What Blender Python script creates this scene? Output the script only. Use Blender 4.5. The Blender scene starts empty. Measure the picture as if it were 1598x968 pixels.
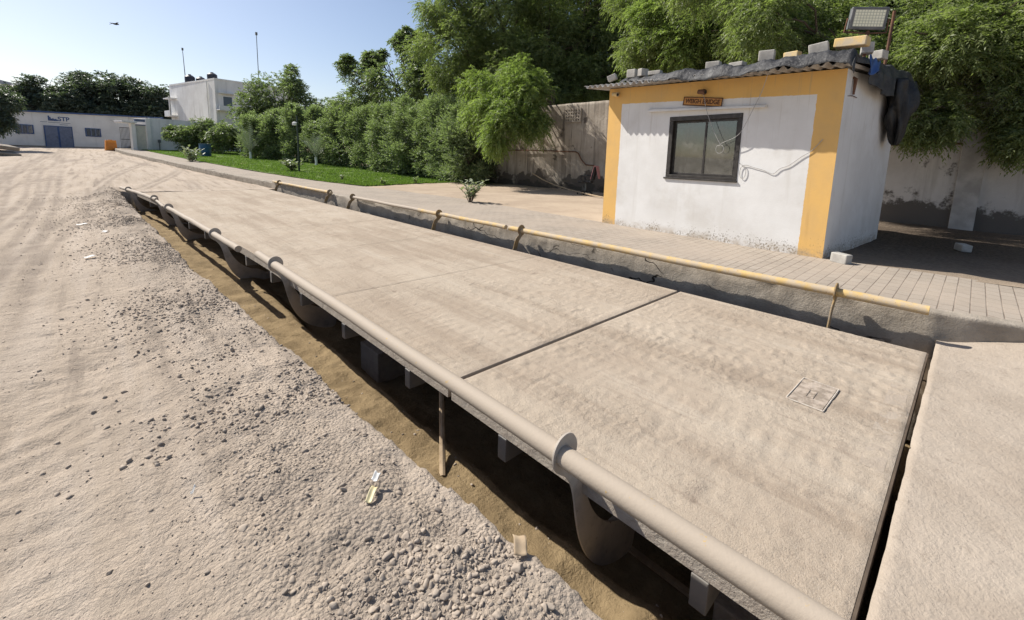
import bpy, math, random
import numpy as np
from mathutils import Vector, Matrix

SC = bpy.context.scene
COL = SC.collection
random.seed(7)
RNG = np.random.default_rng(11)

# ------------------------------------------------------------------ camera
cam_d = bpy.data.cameras.new('camera')
cam_d.sensor_width = 36.0
cam_d.lens = 15.36
cam_d.shift_y = -0.0845
cam_d.clip_start = 0.05
cam_d.clip_end = 3000
cam = bpy.data.objects.new('camera', cam_d)
COL.objects.link(cam)
cam.matrix_world = Matrix(((0.727779, 0.082310, -0.680855, 0.000), (-0.685263, 0.126992, -0.717139, 0.000), (0.027436, 0.988483, 0.148826, 1.500), (0, 0, 0, 1)))
SC.camera = cam

# ------------------------------------------------------------------ sky, sun, exposure
SUN_EL = math.radians(45.0)
SUN_AZ = math.radians(21.0)          # measured from +Y towards -X
w = bpy.data.worlds.new('World')
SC.world = w
w.use_nodes = True
wn = w.node_tree
bg = wn.nodes['Background']
sky = wn.nodes.new('ShaderNodeTexSky')
sky.sky_type = 'NISHITA'
sky.sun_disc = False
sky.sun_elevation = SUN_EL
sky.sun_rotation = -SUN_AZ
sky.altitude = 10
sky.air_density = 1.0
sky.dust_density = 1.0
sky.ozone_density = 2.6
hz = wn.nodes.new('ShaderNodeMix'); hz.data_type = 'RGBA'; hz.blend_type = 'MULTIPLY'; hz.inputs[0].default_value = 1.0
hz.inputs[7].default_value = (1.05, 0.96, 0.92, 1)          # dusty, slightly warm air
wn.links.new(sky.outputs[0], hz.inputs[6]); wn.links.new(hz.outputs[2], bg.inputs[0])
bg.inputs[1].default_value = 0.070
sd = bpy.data.lights.new('sun', 'SUN')
sd.energy = 3.6
sd.angle = math.radians(0.5)
sd.color = (1.0, 0.955, 0.88)
so = bpy.data.objects.new('sun', sd)
COL.objects.link(so)
ldir = Vector((math.sin(SUN_AZ) * math.cos(SUN_EL), -math.cos(SUN_AZ) * math.cos(SUN_EL), -math.sin(SUN_EL)))
so.rotation_euler = ldir.to_track_quat('-Z', 'Y').to_euler()
so.location = (-10, 30, 40)
SC.view_settings.view_transform = 'Standard'
SC.view_settings.look = 'None'
SC.view_settings.gamma = 1.0
SC.view_settings.use_curve_mapping = False
SC.view_settings.exposure = 0.97

# ------------------------------------------------------------------ numeric noise
def _hash(ix, iy, s):
    n = (ix.astype(np.int64) * 374761393 + iy.astype(np.int64) * 668265263 + s * 1442695041) & 0xFFFFFFFF
    n = ((n ^ (n >> 13)) * 1274126177) & 0xFFFFFFFF
    return ((n ^ (n >> 16)) & 0xFFFF) / 65535.0

def vnoise(x, y, s=0):
    x = np.asarray(x, float); y = np.asarray(y, float)
    ix = np.floor(x); iy = np.floor(y)
    fx = x - ix; fy = y - iy
    fx = fx * fx * (3 - 2 * fx); fy = fy * fy * (3 - 2 * fy)
    a = _hash(ix, iy, s); b = _hash(ix + 1, iy, s); c = _hash(ix, iy + 1, s); d = _hash(ix + 1, iy + 1, s)
    return (a * (1 - fx) + b * fx) * (1 - fy) + (c * (1 - fx) + d * fx) * fy - 0.5

def fbm(x, y, o=4, s=0):
    t = 0; a = 1.0; f = 1.0
    for i in range(o):
        t = t + a * vnoise(x * f + 17.3 * i, y * f - 9.1 * i, s + i); a *= 0.5; f *= 2.03
    return t

def rise(y):
    return 0.028 * np.maximum(0.0, np.asarray(y, float) - 20.0)

def interp(pts):
    pts = sorted(pts)
    X = np.array([p[0] for p in pts]); Y = np.array([p[1] for p in pts])
    return lambda v: np.interp(v, X, Y)

# ------------------------------------------------------------------ mesh builder
class MB:
    def __init__(self):
        self.v = []; self.f = []; self.mi = []; self.m = 0
    def add(self, vs, fs):
        o = len(self.v)
        self.v += [tuple(map(float, q)) for q in vs]
        for q in fs:
            self.f.append([o + i for i in q]); self.mi.append(self.m)
        return self
    def box(self, lo, hi, M=None):
        x0, y0, z0 = lo; x1, y1, z1 = hi
        vs = [(x0, y0, z0), (x1, y0, z0), (x1, y1, z0), (x0, y1, z0), (x0, y0, z1), (x1, y0, z1), (x1, y1, z1), (x0, y1, z1)]
        if M is not None: vs = [tuple(M @ Vector(q)) for q in vs]
        return self.add(vs, [(0, 3, 2, 1), (4, 5, 6, 7), (0, 1, 5, 4), (1, 2, 6, 5), (2, 3, 7, 6), (3, 0, 4, 7)])
    def cbox(self, c, s, rz=0.0, rx=0.0, ry=0.0):
        M = Matrix.Translation(c) @ Matrix.Rotation(rz, 4, 'Z') @ Matrix.Rotation(ry, 4, 'Y') @ Matrix.Rotation(rx, 4, 'X')
        h = [q / 2 for q in s]
        return self.box([-q for q in h], h, M)
    def tube(self, path, r, n=10, cap=True):
        P = [Vector(p) for p in path]
        R = [r] * len(P) if not hasattr(r, '__len__') else list(r)
        vs = []; fs = []
        up = None
        for i, p in enumerate(P):
            t = (P[min(i + 1, len(P) - 1)] - P[max(i - 1, 0)])
            if t.length < 1e-9: t = Vector((0, 0, 1))
            t.normalize()
            if up is None:
                a = Vector((0, 0, 1)) if abs(t.z) < 0.9 else Vector((1, 0, 0))
                up = (a - t * a.dot(t)).normalized()
            else:
                up = up - t * up.dot(t)
                if up.length < 1e-6: up = t.orthogonal()
                up.normalize()
            s = t.cross(up)
            for k in range(n):
                a = 2 * math.pi * k / n
                vs.append(p + (up * math.cos(a) + s * math.sin(a)) * R[i])
        for i in range(len(P) - 1):
            for k in range(n):
                k2 = (k + 1) % n
                fs.append((i * n + k, i * n + k2, (i + 1) * n + k2, (i + 1) * n + k))
        if cap:
            fs.append(tuple(range(n - 1, -1, -1))); fs.append(tuple((len(P) - 1) * n + k for k in range(n)))
        return self.add(vs, fs)
    def prism(self, poly, a, b, axis='y'):
        """extrude a 2-D outline between a and b along an axis"""
        n = len(poly)
        def pt(p, t):
            if axis == 'y': return (p[0], t, p[1])
            if axis == 'x': return (t, p[0], p[1])
            return (p[0], p[1], t)
        vs = [pt(p, a) for p in poly] + [pt(p, b) for p in poly]
        fs = [tuple(range(n)), tuple(range(2 * n - 1, n - 1, -1))]
        for i in range(n):
            j = (i + 1) % n
            fs.append((i, i + n, j + n, j))
        return self.add(vs, fs)
    def lathe(self, prof, c=(0, 0, 0), n=24):
        vs = []; fs = []
        for r, z in prof:
            for k in range(n):
                a = 2 * math.pi * k / n
                vs.append((c[0] + r * math.cos(a), c[1] + r * math.sin(a), c[2] + z))
        for i in range(len(prof) - 1):
            for k in range(n):
                k2 = (k + 1) % n
                fs.append((i * n + k, i * n + k2, (i + 1) * n + k2, (i + 1) * n + k))
        fs.append(tuple(range(n - 1, -1, -1))); fs.append(tuple((len(prof) - 1) * n + k for k in range(n)))
        return self.add(vs, fs)
    def build(self, name, mats, parent=None, smooth=False, bevel=0.0, seg=2):
        me = bpy.data.meshes.new(name)
        me.from_pydata(self.v, [], self.f)
        if not isinstance(mats, (list, tuple)): mats = [mats]
        for m in mats: me.materials.append(m)
        if len(mats) > 1: me.polygons.foreach_set('material_index', self.mi)
        import bmesh
        bm = bmesh.new(); bm.from_mesh(me)
        bmesh.ops.recalc_face_normals(bm, faces=bm.faces)
        if bevel > 0:
            bmesh.ops.bevel(bm, geom=[e for e in bm.edges if len(e.link_faces) == 2 and e.calc_face_angle(0) > 0.6], offset=bevel, segments=seg, affect='EDGES', profile=0.5)
        bm.to_mesh(me); bm.free()
        if smooth:
            me.polygons.foreach_set('use_smooth', [True] * len(me.polygons))
            try: me.set_sharp_from_angle(angle=0.7)
            except Exception: pass
        o = bpy.data.objects.new(name, me)
        COL.objects.link(o)
        if parent is not None: o.parent = parent
        return o

def np_mesh(name, V, F, mat, parent=None, smooth=False, attrs=None):
    V = np.ascontiguousarray(V, np.float32); F = np.ascontiguousarray(F, np.int32)
    me = bpy.data.meshes.new(name)
    me.vertices.add(len(V)); me.vertices.foreach_set('co', V.ravel())
    n, k = F.shape
    me.loops.add(n * k); me.loops.foreach_set('vertex_index', F.ravel())
    me.polygons.add(n)
    me.polygons.foreach_set('loop_start', np.arange(0, n * k, k, dtype=np.int32))
    try: me.polygons.foreach_set('loop_total', np.full(n, k, np.int32))
    except Exception: pass
    me.update(calc_edges=True)
    if smooth: me.polygons.foreach_set('use_smooth', np.ones(n, bool))
    if mat is not None: me.materials.append(mat)
    for an, av in (attrs or {}).items():
        a = me.attributes.new(an, 'FLOAT', 'POINT'); a.data.foreach_set('value', np.ascontiguousarray(av, np.float32))
    o = bpy.data.objects.new(name, me)
    COL.objects.link(o)
    if parent is not None: o.parent = parent
    return o

def grid_faces(ny, nx):
    i = np.arange(ny - 1)[:, None] * nx + np.arange(nx - 1)[None, :]
    i = i.ravel()
    return np.stack([i, i + 1, i + nx + 1, i + nx], 1)

def empty(name, loc=(0, 0, 0), rz=0.0):
    o = bpy.data.objects.new(name, None)
    COL.objects.link(o)
    o.location = loc; o.rotation_euler = (0, 0, rz); o.empty_display_size = 0.2
    return o

def tag(o, label=None, cat=None, group=None, kind=None):
    if label: o['label'] = label
    if cat: o['category'] = cat
    if group: o['group'] = group
    if kind: o['kind'] = kind
    return o

def copy_tree(o, parent=None):
    c = o.copy(); COL.objects.link(c)
    if parent is not None: c.parent = parent
    for ch in list(o.children): copy_tree(ch, c)
    return c

def text_mesh(body, name, mat, size, depth=0.003, parent=None, bold=0.0):
    cu = bpy.data.curves.new(name, 'FONT')
    cu.body = body; cu.size = size; cu.extrude = depth; cu.align_x = 'CENTER'; cu.align_y = 'CENTER'; cu.offset = bold
    t = bpy.data.objects.new(name + '_src', cu)
    COL.objects.link(t)
    dg = bpy.context.evaluated_depsgraph_get()
    me = bpy.data.meshes.new_from_object(t.evaluated_get(dg))
    COL.objects.unlink(t); bpy.data.objects.remove(t); bpy.data.curves.remove(cu)
    me.name = name; me.materials.clear(); me.materials.append(mat)
    o = bpy.data.objects.new(name, me)
    COL.objects.link(o)
    if parent is not None: o.parent = parent
    return o

# ------------------------------------------------------------------ materials
class NT:
    def __init__(self, name):
        self.mat = bpy.data.materials.new(name); self.mat.use_nodes = True
        self.t = self.mat.node_tree; self.n = self.t.nodes
        self.b = self.n['Principled BSDF']; self.out = self.n['Material Output']
        self._obj = None
    def new(self, typ, **kw):
        nd = self.n.new(typ)
        for k, v in kw.items(): setattr(nd, k, v)
        return nd
    def link(self, a, b): self.t.links.new(a, b)
    def put(self, sock, v):
        if v is None: return
        if hasattr(v, 'is_linked') or hasattr(v, 'links'): self.link(v, sock)
        else: sock.default_value = v
    def obj(self):
        if self._obj is None: self._obj = self.new('ShaderNodeTexCoord').outputs['Object']
        return self._obj
    def geo(self): return self.new('ShaderNodeNewGeometry').outputs['Position']
    def scaled(self, s, vec=None):
        m = self.new('ShaderNodeVectorMath', operation='MULTIPLY')
        self.link(vec or self.obj(), m.inputs[0]); m.inputs[1].default_value = s
        return m.outputs[0]
    def noise(self, scale, detail=5, rough=0.55, vec=None, dist=0.0):
        nd = self.new('ShaderNodeTexNoise'); nd.inputs['Scale'].default_value = scale
        nd.inputs['Detail'].default_value = detail; nd.inputs['Roughness'].default_value = rough; nd.inputs['Distortion'].default_value = dist
        self.link(vec or self.obj(), nd.inputs['Vector']); return nd.outputs['Fac']
    def voro(self, scale, vec=None, feature='F1', out='Distance', rnd=1.0):
        nd = self.new('ShaderNodeTexVoronoi', feature=feature); nd.inputs['Scale'].default_value = scale
        nd.inputs['Randomness'].default_value = rnd
        self.link(vec or self.obj(), nd.inputs['Vector']); return nd.outputs[out]
    def math(self, op, a, b=None, c=None, clamp=False):
        nd = self.new('ShaderNodeMath', operation=op, use_clamp=clamp)
        self.put(nd.inputs[0], a)
        if b is not None: self.put(nd.inputs[1], b)
        if c is not None: self.put(nd.inputs[2], c)
        return nd.outputs[0]
    def ramp(self, fac, lo, hi, a=0.0, b=1.0):
        nd = self.new('ShaderNodeMapRange', interpolation_type='SMOOTHSTEP')
        self.put(nd.inputs[0], fac)
        nd.inputs[1].default_value = lo; nd.inputs[2].default_value = hi; nd.inputs[3].default_value = a; nd.inputs[4].default_value = b
        return nd.outputs[0]
    def mix(self, fac, a, b, mode='MIX'):
        nd = self.new('ShaderNodeMix', data_type='RGBA', blend_type=mode)
        self.put(nd.inputs[0], fac)
        for s, v in ((nd.inputs[6], a), (nd.inputs[7], b)):
            if isinstance(v, (tuple, list)): s.default_value = (*v[:3], 1)
            else: self.link(v, s)
        return nd.outputs[2]
    def attr(self, name): return self.new('ShaderNodeAttribute', attribute_name=name).outputs['Fac']
    def sep(self, vec=None):
        nd = self.new('ShaderNodeSeparateXYZ'); self.link(vec or self.obj(), nd.inputs[0]); return nd.outputs
    def bump(self, h, strength=0.5, dist=0.01, prev=None):
        nd = self.new('ShaderNodeBump'); nd.inputs['Strength'].default_value = strength; nd.inputs['Distance'].default_value = dist
        self.link(h, nd.inputs['Height'])
        if prev is not None: self.link(prev, nd.inputs['Normal'])
        return nd.outputs[0]
    def finish(self, col, rough=0.9, normal=None, metal=0.0, spec=0.3):
        if isinstance(col, (tuple, list)): self.b.inputs['Base Color'].default_value = (*col[:3], 1)
        else: self.link(col, self.b.inputs['Base Color'])
        self.put(self.b.inputs['Roughness'], rough)
        self.b.inputs['Metallic'].default_value = metal
        self.b.inputs['Specular IOR Level'].default_value = spec
        if normal is not None: self.link(normal, self.b.inputs['Normal'])
        return self.mat

def simple(name, c1, c2=None, scale=6.0, rough=0.8, bump=0.2, bscale=40.0, bdist=0.004, metal=0.0, spec=0.3, lo=0.35, hi=0.65):
    t = NT(name)
    c2 = c2 or tuple(q * 0.75 for q in c1)
    col = t.mix(t.ramp(t.noise(scale, 6, 0.6), lo, hi), c1, c2)
    nb = t.bump(t.noise(bscale, 5, 0.6), bump, bdist) if bump > 0 else None
    return t.finish(col, rough, nb, metal, spec)

M = {}
def mat_dirt():
    t = NT('dusty_road_dirt')
    p = t.obj()
    big = t.noise(0.55, 5, 0.6)
    mid = t.noise(3.2, 6, 0.65)
    fine = t.noise(38, 6, 0.7)
    stretch = t.noise(1.0, 5, 0.6, t.scaled((5.0, 0.35, 1)))
    c = t.mix(t.ramp(big, 0.35, 0.66), (0.455, 0.375, 0.295), (0.39, 0.32, 0.25))
    c = t.mix(t.math('MULTIPLY', t.ramp(stretch, 0.46, 0.62), 0.5), c, (0.49, 0.415, 0.34))
    c = t.mix(t.math('MULTIPLY', t.ramp(stretch, 0.46, 0.34), 0.6), c, (0.235, 0.193, 0.155))
    c = t.mix(t.ramp(mid, 0.56, 0.74, 0, 0.5), c, (0.29, 0.238, 0.19))
    c = t.mix(t.ramp(fine, 0.5, 0.72, 0, 0.55), c, (0.26, 0.215, 0.175))
    trk = t.attr('track')
    c = t.mix(t.math('MULTIPLY', trk, t.ramp(t.noise(1.6, 4, 0.6), 0.3, 0.6, 0.25, 0.85)), c, (0.27, 0.222, 0.178))
    sp = t.noise(85, 3, 0.6)
    c = t.mix(t.ramp(sp, 0.62, 0.70, 0, 0.55), c, (0.17, 0.14, 0.115))
    c = t.mix(t.ramp(sp, 0.38, 0.30, 0, 0.45), c, (0.42, 0.35, 0.285))
    grey = t.attr('gravelly')
    gm = t.math('MULTIPLY', grey, t.ramp(t.noise(2.2, 6, 0.7), 0.34, 0.66, 0, 0.8))
    gcol = t.mix(t.ramp(t.noise(22, 5, 0.7), 0.38, 0.62), (0.35, 0.292, 0.235), (0.255, 0.213, 0.173))
    c = t.mix(gm, c, gcol)
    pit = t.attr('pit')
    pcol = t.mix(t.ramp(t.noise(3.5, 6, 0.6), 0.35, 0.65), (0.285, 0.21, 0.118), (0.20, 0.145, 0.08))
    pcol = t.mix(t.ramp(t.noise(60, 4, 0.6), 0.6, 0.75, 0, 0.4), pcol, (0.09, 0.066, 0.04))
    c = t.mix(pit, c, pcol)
    cell = t.voro(55.0)
    h = t.math('ADD', t.math('ADD', t.math('MULTIPLY', fine, 0.9), t.math('MULTIPLY', t.noise(11, 5, 0.65), 1.6)), t.math('MULTIPLY', t.noise(130, 3, 0.7), 0.4))
    h2 = t.math('MULTIPLY', cell, t.math('MULTIPLY', grey, -0.8))
    nb = t.bump(t.math('ADD', h, h2), 0.9, 0.020)
    return t.finish(c, 0.97, nb, spec=0.1)

def mat_deck():
    t = NT('dusty_concrete_deck')
    p = t.geo()
    big = t.noise(0.8, 5, 0.6, p); mid = t.noise(4.5, 6, 0.65, p); fine = t.noise(45, 6, 0.7, p)
    track = t.noise(1.0, 5, 0.62, t.scaled((2.6, 0.22, 1), p))
    fine_track = t.noise(1.0, 4, 0.6, t.scaled((26.0, 1.2, 1), p))
    c = t.mix(t.ramp(big, 0.36, 0.64), (0.425, 0.357, 0.280), (0.372, 0.304, 0.234))
    c = t.mix(t.ramp(track, 0.47, 0.64, 0, 0.62), c, (0.285, 0.225, 0.168))
    c = t.mix(t.ramp(track, 0.44, 0.30, 0, 0.7), c, (0.45, 0.388, 0.312))
    c = t.mix(t.ramp(fine_track, 0.52, 0.68, 0, 0.32), c, (0.26, 0.205, 0.157))
    c = t.mix(t.ramp(mid, 0.56, 0.72, 0, 0.45), c, (0.235, 0.186, 0.145))
    c = t.mix(t.ramp(fine, 0.58, 0.75, 0, 0.5), c, (0.22, 0.175, 0.138))
    sp = t.noise(70, 3, 0.6, p)
    c = t.mix(t.ramp(sp, 0.62, 0.70, 0, 0.5), c, (0.18, 0.14, 0.11))
    c = t.mix(t.ramp(sp, 0.38, 0.30, 0, 0.4), c, (0.45, 0.39, 0.32))
    spots = t.noise(9.0, 3, 0.5, p)
    c = t.mix(t.ramp(spots, 0.70, 0.76, 0, 0.5), c, (0.19, 0.148, 0.112))
    tread = t.new('ShaderNodeTexWave', wave_type='BANDS', bands_direction='Y')
    tread.inputs['Scale'].default_value = 3.2; tread.inputs['Distortion'].default_value = 6.0; tread.inputs['Detail'].default_value = 3.0; tread.inputs['Detail Scale'].default_value = 2.5
    t.link(p, tread.inputs['Vector'])
    tm = t.math('MULTIPLY', tread.outputs['Fac'], t.ramp(t.noise(1.0, 4, 0.6, t.scaled((1.6, 0.35, 1), p)), 0.46, 0.6))
    gr = t.noise(170, 3, 0.7, p)
    c = t.mix(t.ramp(gr, 0.54, 0.68, 0, 0.5), c, (0.25, 0.20, 0.155))
    c = t.mix(t.ramp(gr, 0.46, 0.32, 0, 0.35), c, (0.50, 0.435, 0.36))
    oil = t.noise(2.3, 5, 0.7, t.scaled((1.0, 0.45, 1), p))
    c = t.mix(t.ramp(oil, 0.66, 0.76, 0, 0.3), c, (0.22, 0.172, 0.13))
    clump = t.noise(26, 6, 0.7, p, 0.2)
    clump = t.math('MULTIPLY', clump, t.ramp(t.noise(1.1, 3, 0.6, p), 0.42, 0.60))
    h = t.math('ADD', t.math('MULTIPLY', fine, 0.35), t.math('ADD', t.math('MULTIPLY', tm, 0.2), t.math('MULTIPLY', clump, 0.8)))
    h = t.math('ADD', h, t.math('MULTIPLY', gr, 0.25))
    nb = t.bump(h, 0.9, 0.018)
    return t.finish(c, 0.95, nb, spec=0.12)

def mat_paver():
    t = NT('interlocking_pavers')
    p = t.geo()
    mp = t.new('ShaderNodeMapping'); t.link(p, mp.inputs[0]); mp.inputs['Rotation'].default_value = (0, 0, math.radians(90))
    wob = t.new('ShaderNodeTexWave', wave_type='BANDS', bands_direction='Y'); wob.inputs['Scale'].default_value = 1.35
    t.link(p, wob.inputs['Vector'])
    off = t.new('ShaderNodeCombineXYZ'); t.link(t.math('MULTIPLY', wob.outputs['Fac'], 0.03), off.inputs[0])
    ad = t.new('ShaderNodeVectorMath', operation='ADD'); t.link(p, ad.inputs[0]); t.link(off.outputs[0], ad.inputs[1])
    br = t.new('ShaderNodeTexBrick'); br.offset = 0.5
    t.link(ad.outputs[0], br.inputs['Vector'])
    br.inputs['Scale'].default_value = 1.0; br.inputs['Brick Width'].default_value = 0.20; br.inputs['Row Height'].default_value = 0.105
    br.inputs['Mortar Size'].default_value = 0.006; br.inputs['Mortar Smooth'].default_value = 0.6
    br.inputs['Color1'].default_value = (0.30, 0.258, 0.212, 1); br.inputs['Color2'].default_value = (0.35, 0.302, 0.25, 1); br.inputs['Mortar'].default_value = (0.15, 0.12, 0.095, 1)
    dust = t.ramp(t.noise(1.4, 6, 0.65, p), 0.36, 0.66)
    c = t.mix(t.math('MULTIPLY', dust, 0.72), br.outputs['Color'], (0.37, 0.31, 0.25))
    c = t.mix(t.ramp(t.noise(30, 5, 0.7, p), 0.52, 0.72, 0, 0.5), c, (0.25, 0.20, 0.16))
    nb = t.bump(t.math('ADD', t.math('MULTIPLY', br.outputs['Fac'], -0.8), t.math('MULTIPLY', t.noise(60, 4, 0.6, p), 0.4)), 0.5, 0.006)
    return t.finish(c, 0.93, nb, spec=0.15)

def mat_oldconcrete(name, c1, c2, c3, streak=True, scale=1.0):
    t = NT(name)
    p = t.geo()
    c = t.mix(t.ramp(t.noise(2.0 * scale, 6, 0.65, p), 0.36, 0.66), c1, c2)
    if streak:
        s = t.noise(1.0, 5, 0.6, t.scaled((3.5, 3.5, 0.35), p))
        c = t.mix(t.ramp(s, 0.48, 0.70, 0, 0.75), c, c3)
    c = t.mix(t.ramp(t.noise(14 * scale, 5, 0.7, p), 0.55, 0.75, 0, 0.5), c, c3)
    nb = t.bump(t.math('ADD', t.noise(9, 6, 0.7, p), t.math('MULTIPLY', t.noise(60, 4, 0.7, p), 0.4)), 0.7, 0.02)
    return t.finish(c, 0.92, nb, spec=0.2)

def mat_pipe(name, paint, dust, wear, dust_amount):
    t = NT(name)
    p = t.geo()
    c = t.mix(t.ramp(t.noise(5.0, 6, 0.65, p), 0.40, 0.60), paint, tuple(0.86 * q for q in paint))
    geo = t.new('ShaderNodeNewGeometry')
    d = t.math('ADD', t.noise(7.0, 5, 0.7, p), dust_amount - 0.5)
    c = t.mix(t.ramp(d, 0.35, 0.62), c, dust)
    c = t.mix(t.ramp(t.noise(26, 5, 0.7, p), 0.64, 0.70), c, wear)
    nb = t.bump(t.noise(70, 5, 0.7, p), 0.35, 0.004)
    return t.finish(c, 0.75, nb, spec=0.3)

def mat_leaf(name, c_dark, c_light, trans=0.35, c_yellow=None, spec=0.4):
    t = NT(name)
    tint = t.attr('tint')
    p = t.geo()
    c = t.mix(tint, c_dark, c_light)
    t.b.inputs['Specular IOR Level'].default_value = spec
    t.b.inputs['Roughness'].default_value = 0.5
    if c_yellow: c = t.mix(t.ramp(t.noise(0.55, 3, 0.5, p), 0.48, 0.66), c, c_yellow)
    t.link(c, t.b.inputs['Base Color'])
    tr = t.new('ShaderNodeBsdfTranslucent')
    tc = t.mix(1.0, c, (1.05, 1.25, 0.55), 'MULTIPLY')
    t.link(tc, tr.inputs['Color'])
    mx = t.new('ShaderNodeMixShader'); mx.inputs[0].default_value = trans
    t.link(t.b.outputs[0], mx.inputs[1]); t.link(tr.outputs[0], mx.inputs[2]); t.link(mx.outputs[0], t.out.inputs['Surface'])
    return t.mat

M['dirt'] = mat_dirt()
M['deck'] = mat_deck()
M['paver'] = mat_paver()
M['slab'] = mat_oldconcrete('dusty_slab_concrete', (0.385, 0.325, 0.262), (0.335, 0.278, 0.22), (0.20, 0.16, 0.124), False)
M['kerb'] = mat_oldconcrete('weathered_kerb_plaster', (0.345, 0.30, 0.245), (0.255, 0.22, 0.178), (0.145, 0.122, 0.098), False, 1.6)
M['wall'] = mat_oldconcrete('stained_boundary_wall', (0.40, 0.355, 0.305), (0.30, 0.26, 0.215), (0.15, 0.125, 0.10))
M['wallgrey'] = mat_oldconcrete('grey_boundary_wall', (0.46, 0.43, 0.39), (0.36, 0.335, 0.305), (0.20, 0.185, 0.17))
M['yellowpipe'] = mat_pipe('faded_yellow_pipe_paint', (0.58, 0.40, 0.155), (0.43, 0.35, 0.25), (0.28, 0.17, 0.085), 0.52)
M['dustpipe'] = mat_pipe('dust_coated_pipe', (0.42, 0.33, 0.19), (0.37, 0.31, 0.245), (0.45, 0.30, 0.10), 0.86)
M['bracket'] = mat_pipe('dirty_steel_bracket', (0.36, 0.32, 0.27), (0.46, 0.40, 0.335), (0.22, 0.16, 0.11), 0.55)
M['fbracket'] = mat_pipe('dirty_yellow_bracket', (0.30, 0.20, 0.09), (0.27, 0.225, 0.17), (0.13, 0.075, 0.045), 0.45)
M['beam'] = simple('dark_grey_steel', (0.15, 0.145, 0.14), (0.22, 0.20, 0.175), 5, 0.6, 0.2)
def mat_kerb():
    m = M['kerb']
    nt = m.node_tree; b = nt.nodes['Principled BSDF']
    t = NT.__new__(NT); t.mat = m; t.t = nt; t.n = nt.nodes; t.b = b; t.out = nt.nodes['Material Output']; t._obj = None
    p = t.geo()
    w = t.new('ShaderNodeVectorMath', operation='ADD')
    nz = t.new('ShaderNodeTexNoise'); nz.inputs['Scale'].default_value = 5.0; t.link(p, nz.inputs['Vector'])
    sc = t.scaled((0.22, 0.22, 0.22), nz.outputs['Color']); t.link(p, w.inputs[0]); t.link(sc, w.inputs[1])
    d = t.voro(1.3, t.scaled((1, 0.6, 1.6), w.outputs[0]), 'DISTANCE_TO_EDGE')
    cr = t.math('MULTIPLY', t.ramp(d, 0.004, 0.016, 1, 0), t.ramp(t.noise(0.9, 3, 0.6, p), 0.50, 0.58))
    old = b.inputs['Base Color'].links[0].from_socket
    t.link(t.mix(cr, old, (0.02, 0.016, 0.013)), b.inputs['Base Color'])
mat_kerb()
M['side'] = mat_oldconcrete('rough_concrete_edge', (0.43, 0.375, 0.31), (0.37, 0.315, 0.26), (0.20, 0.168, 0.135), False, 9.0)
M['rust'] = simple('rusty_steel', (0.17, 0.085, 0.05), (0.09, 0.05, 0.035), 9, 0.85, 0.4)
M['brownsteel'] = simple('brown_joint_steel', (0.115, 0.085, 0.06), (0.075, 0.055, 0.04), 8, 0.85, 0.3)
M['white'] = simple('white_wash', (0.74, 0.72, 0.68), (0.62, 0.60, 0.56), 3, 0.85, 0.25)
M['whitecool'] = simple('white_paint_aged', (0.70, 0.70, 0.70), (0.60, 0.60, 0.60), 2, 0.8, 0.2)
M['yellow'] = simple('yellow_paint', (0.62, 0.37, 0.12), (0.55, 0.33, 0.11), 3, 0.8, 0.2)
M['black'] = simple('black_rubber', (0.02, 0.02, 0.022), (0.035, 0.034, 0.033), 5, 0.6, 0.2)
M['blue'] = simple('blue_paint', (0.055, 0.105, 0.25), (0.04, 0.08, 0.19), 4, 0.6, 0.1)
M['bluegrey'] = simple('blue_grey_shutter', (0.16, 0.19, 0.27), (0.13, 0.155, 0.22), 5, 0.6, 0.1)
M['drum'] = simple('blue_plastic_drum', (0.03, 0.10, 0.19), (0.025, 0.075, 0.14), 5, 0.45, 0.05)
M['orange'] = simple('orange_plastic', (0.62, 0.25, 0.045), (0.50, 0.19, 0.035), 5, 0.6, 0.1)
M['block'] = simple('cement_block', (0.44, 0.42, 0.38), (0.33, 0.31, 0.28), 9, 0.95, 0.6, 60)
M['yblock'] = simple('yellow_painted_block', (0.66, 0.47, 0.20), (0.50, 0.42, 0.30), 9, 0.9, 0.5, 60)
M['greypole'] = simple('grey_pole', (0.16, 0.17, 0.17), (0.11, 0.12, 0.12), 5, 0.5, 0.1)
M['greenpole'] = simple('dark_green_pole', (0.045, 0.065, 0.05), (0.035, 0.05, 0.04), 5, 0.5, 0.1)
M['cable'] = simple('pale_grey_cable', (0.42, 0.41, 0.39), (0.30, 0.29, 0.28), 20, 0.6, 0.0)
M['bark'] = simple('grey_brown_bark', (0.13, 0.10, 0.075), (0.075, 0.058, 0.045), 9, 0.95, 0.8, 25, 0.02)
M['wood'] = simple('weathered_wood', (0.42, 0.32, 0.21), (0.30, 0.22, 0.14), 12, 0.85, 0.3)
M['asbestos'] = simple('asbestos_sheet', (0.42, 0.40, 0.37), (0.27, 0.25, 0.23), 5, 0.9, 0.3)
M['stone'] = None

# ------------------------------------------------------------------ plan of the place
DECK_L = interp([(0, 1.60), (6.5, 1.60), (9, 1.52), (12.5, 1.36), (14.5, 1.28), (19.2, 0.90)])
DECK_R = 4.88
DECK_Y0, DECK_Y1 = 0.105, 19.2
PIT_L = interp([(-1, 1.10), (0.7, 1.09), (1.45, 1.03), (2.6, 1.0), (4.6, 0.90), (6.6, 0.77), (11.1, 0.63), (20, 0.42)])
PIT_Z = interp([(0, -0.62), (3, -0.60), (6.5, -0.66), (10, -0.62), (20, -0.55)])
KERB = [(8.6, -9), (7.0, -5), (6.1, -2.2), (5.47, -0.42), (5.27, 0.12), (5.27, 0.8), (5.27, 5.3), (5.24, 8.45), (5.18, 14.2), (5.15, 19.7), (4.34, 25.8), (3.46, 34.35), (2.0, 48.6), (1.57, 54.4), (1.4, 60)]
KX = interp([(p[1], p[0]) for p in KERB])
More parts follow.
